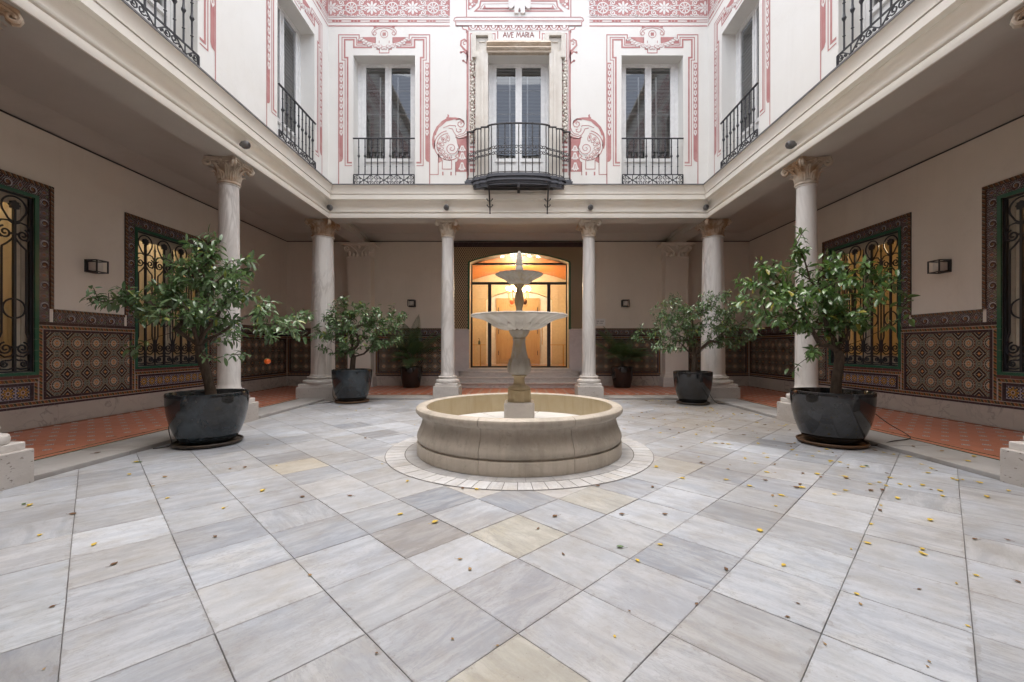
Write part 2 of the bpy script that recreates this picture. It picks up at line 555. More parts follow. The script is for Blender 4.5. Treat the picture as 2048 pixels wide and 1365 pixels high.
def scroll_tile():
    t = MT('scroll_tile', 0.25, 0.5)
    x0, y, z = t.xyz(t.coord('UV'))
    alt = x0.gt(1.5); x = x0 - alt*2.0
    WH = (0.40,0.40,0.42)
    a = x - 0.5; b = y - 0.46
    r = (a*a + b*b).sqrt(); th = b.atan2(a)
    bgc = t.mix(((x*17.0).sin()*(y*23.0).cos()).gt(0.25), (0.04,0.028,0.035), (0.13,0.045,0.03))
    bgc = t.mix(((x*31.0 + y*9.0).sin()*(y*29.0 - x*7.0).sin()).gt(0.62), bgc, WH)
    sp = (th + r*24.0).sin()
    ca = t.mix(r.lt(0.37), bgc, (0.075,0.03,0.025))
    ca = t.mix(r.lt(0.37)*sp.gt(0.62), ca, WH)
    ca = t.mix(r.lt(0.15), ca, (0.30,0.10,0.04)); ca = t.mix(r.lt(0.15)*(th*5.0).cos().gt(0.2), ca, (0.10,0.12,0.06))
    ca = t.mix(r.between(0.37, 0.41)*(th + 0.6).sin().gt(-0.3), ca, WH)
    u = a.abs(); lf = (u*2.2 + (b - 0.05).abs()*1.1)
    cb = t.mix(lf.lt(0.46), bgc, (0.11,0.035,0.06)); cb = t.mix(lf.between(0.40,0.46), cb, WH)
    cb = t.mix(lf.lt(0.22), cb, (0.34,0.13,0.05)); cb = t.mix(u.lt(0.02)*lf.lt(0.4), cb, (0.08,0.10,0.05))
    cb = t.mix(((u - 0.34)*(u - 0.34) + (b + 0.22)*(b + 0.22)).lt(0.014), cb, (0.13,0.15,0.09))
    c = t.mix(alt, ca, cb)
    t.base(c); t.bump(sp*r.lt(0.4)*(1.0 - alt) + lf.lt(0.43)*alt, 0.6, 0.01)
    return t.m
def strip_mat(name, kind):
    t = MT(name, 0.25, 0.5)
    x, y, z = t.xyz(t.coord('UV'))        # u along in metres, v across 0..1
    if kind == 'guilloche':
        ph = (x * 52.0 + (y - 0.5) * 2.4)
        c = t.mix(ph.sin().gt(0.0), (0.22,0.065,0.03), (0.05,0.05,0.03))
        c = t.mix((ph*2.0).sin().gt(0.86), c, (0.42,0.24,0.07))
        c = t.mix(y.lt(0.16).max(y.gt(0.84)), c, (0.40,0.36,0.33))
    elif kind == 'rope':
        ph = (x * 70.0 + y * 2.6)
        c = t.mix(ph.sin().gt(0.1), (0.17,0.075,0.035), (0.05,0.035,0.03))
        c = t.mix((ph+0.9).sin().gt(0.88), c, (0.30,0.24,0.17))
    elif kind == 'dark':
        c = t.mix((x*5.0).fract().lt(0.012), (0.045,0.022,0.026), (0.28,0.25,0.25))
    elif kind == 'maroon':
        c = t.mix((x*4.2).fract().lt(0.02), (0.12,0.045,0.04), (0.32,0.25,0.24))
    t.base(c)
    if kind == 'rope': t.bump(ph.sin(), 0.6, 0.012)
    else: t.bump(t.noise(t.coord(), 30, 2, 0.5), 0.06, 0.004)
    return t.m
M['star'] = star_tile(); M['yellow'] = yellow_tile(); M['scroll'] = scroll_tile()
M['guilloche'] = strip_mat('guilloche_border','guilloche'); M['rope'] = strip_mat('rope_border','rope')
M['dark_trim'] = strip_mat('dark_trim_tile','dark'); M['maroon_trim'] = strip_mat('maroon_trim_tile','maroon')
def green_mat():
    t = MT('green_glazed_tile', 0.2, 0.5)
    n = t.noise(t.coord(), 3.5, 4, 0.6)
    t.base(t.mix(n.ramp(0.3,0.7), (0.022,0.092,0.056), (0.034,0.128,0.074)))
    t.bump(t.noise(t.coord(), 22, 2, 0.5), 0.05, 0.004)
    return t.m
M['green_trim'] = green_mat()
def lattice_mat():
    t = MT('lattice_tile', 0.3, 0.5)
    x, y, z = t.xyz(t.coord('UV'))
    a = ((x + y*0.62) * 36.0).sin(); b = ((x - y*0.62) * 36.0).sin()
    l = a.abs().min(b.abs())
    c = t.mix(l.lt(0.40), (0.035,0.022,0.018), (0.55,0.40,0.23))
    c = t.mix(l.gt(0.86), c, (0.12,0.09,0.06))
    t.base(c); t.bump(l.lt(0.36), 0.3, 0.006)
    return t.m
M['lattice'] = lattice_mat()

def glass_mat(name, tint, refl_min=0.06):
    t = MT(name)
    nt = t.nt
    nt.nodes.remove(t.b)
    out = nt.nodes['Material Output']
    tr = nt.nodes.new('ShaderNodeBsdfTransparent'); tr.inputs[0].default_value = (*tint, 1)
    gl = nt.nodes.new('ShaderNodeBsdfGlossy'); gl.inputs['Roughness'].default_value = 0.015
    fr = nt.nodes.new('ShaderNodeFresnel'); fr.inputs['IOR'].default_value = 1.52
    f = (S(nt, fr.outputs[0]) * 1.5 + refl_min).min(1.0)
    mx = nt.nodes.new('ShaderNodeMixShader')
    nt.links.new(f.k, mx.inputs[0]); nt.links.new(tr.outputs[0], mx.inputs[1]); nt.links.new(gl.outputs[0], mx.inputs[2])
    nt.links.new(mx.outputs[0], out.inputs[0])
    return t.m
M['glass'] = glass_mat('window_glass', (0.80,0.82,0.82))
M['glass_clear'] = glass_mat('door_glass', (0.93,0.94,0.93), 0.02)
def blind_mat():
    t = MT('grey_blind', 0.7, 0.3)
    x, y, z = t.xyz(t.coord())
    s_ = (z*58.0).sin()
    t.base(t.mix(s_.ramp(-0.6,0.9), (0.09,0.085,0.08), (0.155,0.148,0.14)))
    t.bump(s_, 0.3, 0.01)
    return t.m
M['blind'] = blind_mat()

def pot_mat(name, a, b):
    t = MT(name, 0.18, 0.5)
    v = t.mapped(t.coord(), (1,1,0.8), rnd=True)
    n1 = t.noise(v, 2.2, 5, 0.6, 0.6); n2 = t.noise(v, 9, 5, 0.7)
    c = t.mix(n1.ramp(0.38,0.66), a, b)
    c = t.mix(n2.ramp(0.62,0.76)*0.3, c, (0.06,0.068,0.075))
    t.base(c); t.rough(n2.ramp(0.45,0.8)*0.14 + 0.04); t.bump(n1, 0.05, 0.02)
    t.b.inputs['Specular IOR Level'].default_value = 0.75
    return t.m
M['pot_blue'] = pot_mat('blue_black_glaze', (0.008,0.010,0.012), (0.030,0.044,0.055))
M['pot_black'] = pot_mat('black_glaze', (0.006,0.006,0.007), (0.020,0.022,0.025))
M['saucer'] = mottled('saucer_glaze', (0.045,0.038,0.030), (0.085,0.060,0.040), 6, 0.4, 0.2)
M['saucer_brown'] = mottled('brown_saucer', (0.10,0.055,0.028), (0.16,0.085,0.04), 6, 0.55, 0.2)
def bark():
    t = MT('bark', 0.85, 0.25)
    v = t.mapped(t.coord(), (4,4,1))
    n = t.noise(v, 6, 6, 0.65, 0.4)
    t.base(t.mix(n.ramp(0.3,0.7), (0.045,0.032,0.023), (0.11,0.082,0.06))); t.bump(n, 0.7, 0.02)
    return t.m
M['bark'] = bark()
def leaf_mat(name, a, b, c3, rough=0.33):
    t = MT(name, rough, 0.75)
    g = t.nt.nodes.new('ShaderNodeNewGeometry')
    rnd = S(t.nt, g.outputs['Random Per Island'])
    c = t.mix(rnd, a, b); c = t.mix(rnd.gt(0.955), c, c3)
    t.base(c)
    nt = t.nt; out = nt.nodes['Material Output']
    tl = nt.nodes.new('ShaderNodeBsdfTranslucent'); 
    nt.links.new(t.mix(0.5, c, (0.12,0.22,0.03)).k, tl.inputs[0])
    mx = nt.nodes.new('ShaderNodeMixShader'); mx.inputs[0].default_value = 0.24
    nt.links.new(t.b.outputs[0], mx.inputs[1]); nt.links.new(tl.outputs[0], mx.inputs[2]); nt.links.new(mx.outputs[0], out.inputs[0])
    return t.m
M['leaf_cool'] = leaf_mat('glossy_leaf', (0.070,0.132,0.056), (0.185,0.275,0.135), (0.28,0.32,0.08), 0.27)
M['leaf_warm'] = leaf_mat('fresh_leaf', (0.052,0.120,0.036), (0.150,0.250,0.075), (0.36,0.32,0.06), 0.28)
M['palm'] = leaf_mat('palm_leaf', (0.040,0.085,0.034), (0.085,0.145,0.055), (0.26,0.26,0.10), 0.4)
def wood():
    t = MT('door_wood', 0.45, 0.4)
    v = t.mapped(t.coord(), (6,6,0.5))
    n = t.noise(v, 3, 5, 0.6, 0.5)
    t.base(t.mix(n.ramp(0.3,0.7), (0.52,0.34,0.15), (0.60,0.42,0.21)))
    return t.m
M['wood'] = wood()
def fstone():
    t = MT('fountain_stone', 0.6, 0.35)
    v0 = t.coord(); v = t.mapped(v0, (9,9,0.7)); 
    n1 = t.noise(v, 1.6, 5, 0.65); n2 = t.noise(v0, 2.0, 5, 0.6); n3 = t.noise(v0, 30, 3, 0.6)
    c = t.mix(n2.ramp(0.3,0.7), (0.52,0.465,0.395), (0.42,0.37,0.305))
    c = t.mix(n1.ramp(0.48,0.78)*0.55, c, (0.26,0.215,0.16))
    n4 = t.noise(v0, 1.1, 5, 0.65, 0.5)
    c = t.mix(n4.ramp(0.47,0.70)*0.8, c, (0.27,0.24,0.20))
    n5 = t.noise(v0, 7.0, 6, 0.72, 0.6)
    c = t.mix(n5.ramp(0.56,0.70)*0.5, c, (0.19,0.16,0.125)); c = t.mix(n5.ramp(0.42,0.30)*0.4, c, (0.60,0.56,0.50))
    c = t.mix(n3*0.25, c, (0.52,0.47,0.40))
    t.base(c); t.rough(n2*0.2+0.45); t.bump(n3*0.4+n1*0.6, 0.12, 0.015)
    return t.m
M['basin'] = fstone()
def fin():
    t = MT('ochre_stained_stone', 0.45, 0.4)
    v0 = t.coord(); v = t.mapped(v0, (7,7,0.8))
    n1 = t.noise(v, 1.8, 5, 0.6); n2 = t.noise(v0, 3, 5, 0.6)
    c = t.mix(n2.ramp(0.3,0.7), (0.43,0.34,0.20), (0.48,0.40,0.265)); c = t.mix(n1.ramp(0.5,0.75)*0.5, c, (0.33,0.235,0.11))
    t.base(c); t.bump(n2, 0.08, 0.01)
    return t.m
M['ochre'] = fin()
M['ochre_dark'] = mottled('ochre_dark_stone', (0.33,0.25,0.14), (0.24,0.18,0.11), 8, 0.6, 0.3, (1,1,0.5), third=(0.38,0.34,0.26), fine=6)
M['fountain_white'] = mottled('fountain_marble', (0.63,0.61,0.565), (0.52,0.49,0.44), 3.5, 0.55, 0.2, (1,1,0.6), third=(0.40,0.35,0.28), fine=9)
M['fountain_grey'] = mottled('fountain_grey_marble', (0.42,0.40,0.36), (0.33,0.30,0.26), 5, 0.6, 0.3, (2,2,0.6), third=(0.34,0.26,0.13), fine=8)
M['basin_floor'] = mottled('basin_floor_marble', (0.74,0.73,0.71), (0.66,0.65,0.63), 2.5, 0.4, 0.05)

# ================================================================== layout constants (metres, camera at the origin looking +Y)
XC, YB, YF = 5.80, 13.05, 0.70        # courtyard faces of the upper walls
XG, YG = 9.28, 17.15                  # gallery walls
ZG = 0.06                             # gallery floor
FPX, CX, CYP = 855.0, 1036.0, 695.0
def proj(x, y, z): return (CX + FPX*x/y, CYP - FPX*(z-1.6)/y)
def ground(px, py, z=0.0):
    y = FPX*(1.6-z)/(py-CYP); return Vector(((px-CX)*y/FPX, y, z))
def at_depth(px, py, y): return Vector(((px-CX)*y/FPX, y, 1.6+(CYP-py)*y/FPX))
rng = random.Random(7)

def clip_poly(poly, a, b, c):
    out = []
    for i in range(len(poly)):
        p, q = poly[i], poly[(i+1) % len(poly)]
        dp, dq = a*p[0]+b*p[1]-c, a*q[0]+b*q[1]-c
        if dp <= 0: out.append(p)
        if dp*dq < 0:
            t = dp/(dp-dq); out.append((p[0]+t*(q[0]-p[0]), p[1]+t*(q[1]-p[1])))
    return out
def parea(p): return 0.5*abs(sum(p[i-1][0]*p[i][1]-p[i][0]*p[i-1][1] for i in range(len(p))))

# ------------------------------------------------------------------ ground and marble slabs
ground_o = MB().quad((-40,-40,-0.014),(40,-40,-0.014),(40,60,-0.014),(-40,60,-0.014)).build('ground', M['grout'], kind='structure')
SL = 0.6; OFF = -0.155; PITCH = SL*math.sqrt(2)
LIGHT = [(0.64,0.635,0.635),(0.61,0.612,0.62),(0.66,0.66,0.665),(0.63,0.615,0.60),(0.59,0.592,0.60),(0.64,0.642,0.65),(0.655,0.64,0.625),(0.62,0.62,0.625),(0.69,0.695,0.705)]
GREY = [(0.42,0.435,0.46),(0.47,0.48,0.50),(0.52,0.525,0.54),(0.44,0.43,0.425)]
YEL = (0.66,0.61,0.50)
SPECIAL = {}
def cell(px, py):
    g = ground(px, py); s_, d_ = g.x+g.y, g.y-g.x
    return (math.floor((s_-OFF)/PITCH), math.floor((d_-OFF)/PITCH))
for px, py, c in ((1030,1085,YEL),(1000,1330,YEL),(940,985,(0.64,0.59,0.49)),(870,1012,GREY[0]),(1035,1008,GREY[1]),(635,1085,GREY[1]),(680,1130,GREY[2]),(460,1085,GREY[2]),
                  (370,980,GREY[2]),(60,1310,GREY[0]),(60,1230,(0.73,0.74,0.74)),(240,1085,(0.75,0.755,0.76)),(60,1140,(0.74,0.745,0.745)),(1560,1120,(0.75,0.76,0.77)),(1440,945,GREY[0]),(1545,985,GREY[1]),
                  (1480,1010,GREY[1]),(1710,985,GREY[2]),(1540,890,GREY[0]),(1290,965,GREY[2]),(820,1060,(0.50,0.475,0.46)),(1200,985,(0.62,0.58,0.50)),
                  (1750,905,GREY[3]),(1640,880,GREY[3]),(1330,1190,(0.60,0.595,0.60)),(880,1230,(0.56,0.56,0.57)),(1140,1180,(0.53,0.53,0.545)),(540,935,(0.66,0.59,0.47)),(600,905,GREY[2])):
    SPECIAL[cell(px, py)] = c
slabs = []
for a in range(-8, 26):
    for b in range(-8, 26):
        c0, d0 = OFF + a*PITCH, OFF + b*PITCH
        pts = []
        for (s_, d_) in ((c0,d0),(c0+PITCH,d0),(c0+PITCH,d0+PITCH),(c0,d0+PITCH)):
            pts.append(((s_-d_)/2, (s_+d_)/2))
        P = pts
        for pl in ((1,0,XC-0.012),(-1,0,XC-0.012),(0,1,13.02),(0,-1,-0.92)):
            P = clip_poly(P, *pl)
            if len(P) < 3: break
        if len(P) < 3 or parea(P) < 0.004: continue
        cx_, cy_ = (c0-d0)/2, (c0+d0)/2 + PITCH/2
        q = [proj(p[0], max(p[1], 0.8), 0) for p in P]
        q2 = [(min(max(x,0),2048), min(max(y,0),1365)) for x, y in q]
        hid = math.hypot(cx_-0.02, cy_-6.8) < 1.95
        slabs.append((0 if hid else parea(q2), a, b, P, (cx_, cy_), parea(P) > 0.3595))
slabs.sort(key=lambda t: -t[0])
def slab_local(P, c, rot, gap=0.0018, ch=0.0025, h=0.03):
    ca, sa = math.cos(-rot), math.sin(-rot)
    L = [((p[0]-c[0])*ca-(p[1]-c[1])*sa, (p[0]-c[0])*sa+(p[1]-c[1])*ca) for p in P]
    if sum(L[i-1][0]*L[i][1]-L[i][0]*L[i-1][1] for i in range(len(L))) < 0: L = L[::-1]
    def inset(L, g):
        n = len(L); out = []
        for i in range(n):
            p0, p1, p2 = Vector(L[i-1]), Vector(L[i]), Vector(L[(i+1) % n])
            e1 = (p1-p0); e2 = (p2-p1)
            if e1.length < 1e-6 or e2.length < 1e-6: out.append(tuple(p1)); continue
            e1.normalize(); e2.normalize()
            n1 = Vector((-e1.y, e1.x)); n2 = Vector((-e2.y, e2.x))
            m_ = n1+n2
            if m_.length < 1e-6: out.append(tuple(p1+n1*g)); continue
            m_.normalize(); k = g/max(0.3, m_.dot(n1))
            out.append(tuple(p1+m_*k))
        return out
    A = inset(L, gap); B = inset(L, gap+ch)
    mb = MB(); n = len(A)
    mb.v = [(x,y,-h) for x,y in A] + [(x,y,-ch) for x,y in A] + [(x,y,0) for x,y in B]
    mb.f = [tuple(range(2*n,3*n))]
    for r in (0, n):
        for k in range(n): mb.f.append((r+k, r+(k+1)%n, r+n+(k+1)%n, r+n+k))
    mb.uv = [None]*len(mb.f)
    return mb
base_sq = [(-0.3,-0.3),(0.3,-0.3),(0.3,0.3),(-0.3,0.3)]
whole = [slab_local(base_sq, (0,0), 0, g, 0.0025).mesh('slab', M['slab']) for g in (0.0013, 0.0018, 0.0025)]
rest = MB()
for i, (ar, a, b, P, c, full) in enumerate(slabs):
    col = SPECIAL.get((a, b))
    if col is None:
        k = rng.random()
        near = c[1] < 4.6
        col = rng.choice(LIGHT) if k < (0.97 if near else 0.84) else rng.choice(GREY[1:])
        if k > 0.985 and not near: col = (0.64,0.60,0.53)
    j = rng.triangular(0.80, 1.22, 1.02)*0.71
    col = tuple(min(0.8, x*j*k_) for x, k_ in zip(col, (0.945,1.0,1.075)))
    rot = R(45) if c[0] < 0 else R(135)
    if rng.random() < 0.12: rot += R(90)
    z = rng.uniform(-0.0015, 0.0015)
    if i < 300:
        me = rng.choice(whole) if full else slab_local(P, c, rot).mesh('slab', M['slab'])
        o = link('slab', me, ground_o, (c[0], c[1], z), rot)
        o.rotation_euler = (rng.uniform(-0.002,0.002), rng.uniform(-0.002,0.002), rot+rng.uniform(-0.0022,0.0022))
        o.color = (*col, 1)
    else:
        mb = slab_local(P, (0,0), 0); nb = len(rest.v)
        rest.v += mb.v; rest.f += [tuple(nb+q for q in f) for f in mb.f]; rest.uv += mb.uv
o = rest.build('slab_remainder', M['slab'], ground_o, kind='stuff'); o.color = (0.46,0.455,0.45,1)

# round paving under the fountain
FX, FY = 0.02, 6.80
mb = MB().lathe([(0.0,0.0045),(2.045,0.0045)], 96, (FX,FY)); mb.build('joint_bed', M['grout'], ground_o)
def sector(r0, r1, a0, a1, z0, z1, n=3):
    mb = MB(); m = n+1
    for z in (z0, z1):
        for r in (r0, r1):
            for k in range(m):
                a = a0+(a1-a0)*k/n; mb.v.append((r*math.cos(a), r*math.sin(a), z))
    F = mb.f
    for k in range(n):
        F.append((2*m+k, 3*m+k, 3*m+k+1, 2*m+k+1)); F.append((m+k, m+k+1, 3*m+k+1, 3*m+k)); F.append((k+1, k, 2*m+k, 2*m+k+1))
    F.append((0, m, 3*m, 2*m)); F.append((m-1, 3*m-1, 4*m-1, 2*m-1))
    mb.uv = [None]*len(F)
    return mb
NR = 72
wme = sector(1.765, 2.035, -PI/NR+0.0025, PI/NR-0.0025, -0.02, 0.009).mesh('ring_tile', M['slab'])
gme = sector(1.45, 1.752, -PI/30+0.0014, PI/30-0.0014, -0.02, 0.008).mesh('ring_slab', M['slab'])
for k in range(NR):
    o = link('ring_tile', wme, ground_o, (FX,FY,rng.uniform(-0.001,0.001)), 2*PI*(k+0.35)/NR)
    j = rng.uniform(0.94, 1.04); o.color = (0.60*j,0.605*j,0.61*j,1)
for k in range(30):
    o = link('ring_slab', gme, ground_o, (FX,FY,rng.uniform(-0.001,0.001)), 2*PI*(k+0.2)/30)
    j = rng.uniform(0.88, 1.1); o.color = (0.41*j,0.415*j,0.425*j,1)

# ------------------------------------------------------------------ kerb stones between courtyard and galleries
kerb = MB().box(-XC-0.76, XC+0.76, YB+0.02, YB+0.73, -0.03, ZG-0.012).box(-XC-0.76, -XC-0.02, -0.1, YB+0.02, -0.03, ZG-0.012).box(XC+0.02, XC+0.76, -0.1, YB+0.02, -0.03, ZG-0.012) \
    .box(-XC-0.76, XC+0.76, 0.12, 0.88, -0.03, ZG-0.013).build('kerb', M['grout'], kind='structure')
def kerbstone(x0,x1,y0,y1):
    c = ((x0+x1)/2, (y0+y1)/2)
    mb = MB().box(x0-c[0],x1-c[0],y0-c[1],y1-c[1],-0.03,ZG+rng.uniform(-0.002,0.002),0.008)
    return link('kerb_stone', mb.mesh('kerb_stone', M['kerb']), kerb, (*c, 0))
for s in (-1, 1):
    y = 0.9
    while y < YB-0.1:
        L = min(rng.uniform(1.25, 1.75), YB-y)
        if YB-(y+L) < 0.6: L = YB-y
        a, b = (-XC-0.77, -XC) if s < 0 else (XC, XC+0.77)
        kerbstone(a, b, y+0.002, y+L-0.002); y += L
x = -XC-0.77
while x < XC+0.76:
    L = min(rng.uniform(1.2,1.7), XC+0.77-x)
    if XC+0.77-(x+L) < 0.6: L = XC+0.77-x
    kerbstone(x+0.002, x+L-0.002, YB-0.02, YB+0.74)
    kerbstone(x+0.002, x+L-0.002, 0.11, 0.89)
    x += L

# ------------------------------------------------------------------ gallery floors: terracotta with small glazed inserts
T = 0.33
def octtile():
    h = T/2-0.0015; c = 0.072
    P = [(-h+c,-h),(h-c,-h),(h,-h+c),(h,h-c),(h-c,h),(-h+c,h),(-h,h-c),(-h,-h+c)]
    return slab_local(P, (0,0), 0, 0.0, 0.002, 0.02).mesh('floor_tile', M['terracotta'])
tile_me = octtile()
ins_me = slab_local([(-0.07,0),(0,-0.07),(0.07,0),(0,0.07)], (0,0), 0, 0.0015, 0.001, 0.02).mesh('floor_insert', M['insert'])
strip_red = M['terracotta']
def gallery(name, x0, x1, y0, y1, ox, oy, inner, ntile, nins):
    fl = MB().quad((x0,y0,ZG-0.008),(x1,y0,ZG-0.008),(x1,y1,ZG-0.008),(x0,y1,ZG-0.008)).build(name, M['terra_grout'], kind='structure')
    tiles, ins = [], []
    i0, i1 = math.floor((x0-ox)/T)-1, math.ceil((x1-ox)/T)+1
    j0, j1 = math.floor((y0-oy)/T)-1, math.ceil((y1-oy)/T)+1
    for i in range(i0, i1):
        for j in range(j0, j1):
            X, Y = ox+i*T, oy+j*T
            cx_, cy_ = X+T/2, Y+T/2
            if x0 < cx_-T/2+0.1 and cx_+T/2-0.1 < x1 and y0 < cy_-T/2+0.1 and cy_+T/2-0.1 < y1:
                tiles.append((cx_, cy_))
            if x0+0.04 < X < x1-0.04 and y0+0.04 < Y < y1-0.04: ins.append((X, Y))
    def vis(p):
        q = proj(p[0], max(p[1],0.5), ZG)
        return (0 if 0 <= q[0] <= 2048 and q[1] < 1365 else 1000) + p[1]
    tiles.sort(key=vis); ins.sort(key=vis)
    rt, ri = MB(), MB()
    for k, (X, Y) in enumerate(tiles):
        if k < ntile: link('floor_tile', tile_me, fl, (X, Y, ZG+rng.uniform(-0.0008,0.0008)))
        else:
            h = T/2-0.0015
            rt.quad((X-h,Y-h,ZG-0.002),(X+h,Y-h,ZG-0.002),(X+h,Y+h,ZG-0.002),(X-h,Y+h,ZG-0.002))
    for k, (X, Y) in enumerate(ins):
        if k < nins: link('floor_insert', ins_me, fl, (X, Y, ZG+0.001))
        else: ri.quad((X-0.07,Y,ZG+0.0012),(X,Y-0.07,ZG+0.0012),(X+0.07,Y,ZG+0.0012),(X,Y+0.07,ZG+0.0012))
    if rt.v: rt.build('floor_tile_remainder', M['terracotta'], fl, kind='stuff')
    if ri.v: ri.build('floor_insert_remainder', M['insert_far'], fl, kind='stuff')
    return fl
M['insert_far'] = plain('floor_insert_glaze', (0.42,0.41,0.40), 0.3)
XK = XC+0.77
gl = gallery('gallery_floor_left', -XG, -XK-0.20, 0.9, YG, -7.08, 6.43, 1, 130, 80)
gr = gallery('gallery_floor_right', XK+0.20, XG, 0.9, YG, 7.08, 6.43, -1, 130, 80)
gb = gallery('gallery_floor_back', -XK+0.0, XK, YB+0.96, YG, 0.0, 14.2, 0, 110, 40)
for fl, s in ((gl,-1),(gr,1)):
    for (a, b, m, z) in ((0.0, 0.03, 'green_trim', 0.001), (0.03, 0.165, 'terracotta', 0.0), (0.165, 0.2, 'green_trim', 0.001)):
        x0, x1 = sorted((s*(XK+a), s*(XK+b)))
        MB().box(x0, x1, 0.9, YG-0.02 if a else YG, ZG-0.02, ZG+z).build('border_strip', M[m], fl)
    x0, x1 = sorted((s*(XK-0.002), s*(XK+0.2)))
for (a, b, m, z) in ((0.74, 0.77, 'green_trim', 0.001), (0.77, 0.92, 'terracotta', 0.0), (0.92, 0.96, 'green_trim', 0.001)):
    MB().box(-XK, XK, YB+a, YB+b, ZG-0.02, ZG+z).build('border_strip', M[m], gb)
MB().quad((-XG,-3.3,ZG-0.003),(XG,-3.3,ZG-0.003),(XG,0.9,ZG-0.003),(-XG,0.9,ZG-0.003)).build('gallery_floor_front', M['terracotta'], kind='structure')

# ------------------------------------------------------------------ gallery ceilings and cross beams
ZC = 6.02
ceil = MB()
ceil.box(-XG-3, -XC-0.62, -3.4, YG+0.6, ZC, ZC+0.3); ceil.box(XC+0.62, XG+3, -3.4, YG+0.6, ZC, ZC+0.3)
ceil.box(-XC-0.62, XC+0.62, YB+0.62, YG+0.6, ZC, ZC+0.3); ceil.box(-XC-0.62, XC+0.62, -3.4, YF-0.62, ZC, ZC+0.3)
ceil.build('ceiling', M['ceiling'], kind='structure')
cv = MB()                                    # sloping cove and dark picture line along the walls
for s in (-1, 1):
    cv.quad((s*XG,0,5.86),(s*XG,YG,5.86),(s*(XG-0.62),YG,ZC-0.003),(s*(XG-0.62),0,ZC-0.003))
cv.quad((-XG,YG,5.86),(XG,YG,5.86),(XG,YG-0.62,ZC-0.003),(-XG,YG-0.62,ZC-0.003))
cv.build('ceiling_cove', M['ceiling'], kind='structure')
pl_ = MB()
for s in (-1, 1): pl_.tube([(s*(XG-0.012),0,5.845),(s*(XG-0.012),YG-0.012,5.845)], 0.016, 5)
pl_.tube([(-XG+0.012,YG-0.012,5.845),(XG-0.012,YG-0.012,5.845)], 0.016, 5)
pl_.build('ceiling_line_trim', M['iron_brown'], kind='structure')
for s in (-1, 1):
    bm_ = MB().box(s*6.2-0.26, s*6.2+0.26, YB+0.6, YG, 5.66, ZC+0.01)
    bm_.box(s*6.2-0.30, s*6.2+0.30, YB+0.6, YG, 5.86, 5.94)
    bm_.build('cross_beam_left' if s < 0 else 'cross_beam_right', M['ceiling'], kind='structure')

# ------------------------------------------------------------------ entablature running round the courtyard
ent = thing('entablature', 'cream moulded entablature running round the courtyard above the columns', 'entablature', (0,0,5.535))
def sweep(prof, mat, name, parent):
    mb = MB(); n = len(prof)
    for (p, z) in prof:
        mb.v += [(-XC+p, YF+p, z), (XC-p, YF+p, z), (XC-p, YB-p, z), (-XC+p, YB-p, z)]
    for i in range(n-1):
        for k in range(4):
            k2 = (k+1) % 4
            mb.f.append((4*i+k, 4*i+k2, 4*i+4+k2, 4*i+4+k)); mb.uv.append(None)
    return mb.build(name, mat, parent, world=True, smooth=35)
sweep([(-0.66,5.60),(-0.62,5.56),(-0.46,5.56),(-0.46,5.535),(0.025,5.535)], M['ceiling'], 'soffit', ent)  # darker ceiling colour puts the shade under the beam into the paint
sweep([(0.025,5.5352),(0.047,5.5352),(0.05,5.54),(0.05,5.665),(0.02,5.668),(0.02,5.69),(0.06,5.70),(0.075,5.722),(0.075,5.738),(-0.05,5.756)], M['entab'], 'architrave', ent)
sweep([(-0.66,5.60),(-0.66,6.1)], M['entab'], 'beam_back', ent)
sweep([(-0.05,5.756),(-0.065,5.80),(-0.065,5.93),(-0.05,5.98),(-0.01,6.03),(0.03,6.052),(0.03,6.062)], M['entab'], 'frieze', ent)
sweep([(0.03,6.062),(0.155,6.068),(0.155,6.205),(0.135,6.208),(0.135,6.222),(0.17,6.225),(0.17,6.24),(0.145,6.246),(0.148,6.28),(0.165,6.35),(0.20,6.43),(0.235,6.465)], M['entab'], 'cornice', ent)
sweep([(0.236,6.464),(0.246,6.468),(0.246,6.50),(-0.02,6.54)], M['lead'], 'flashing', ent)

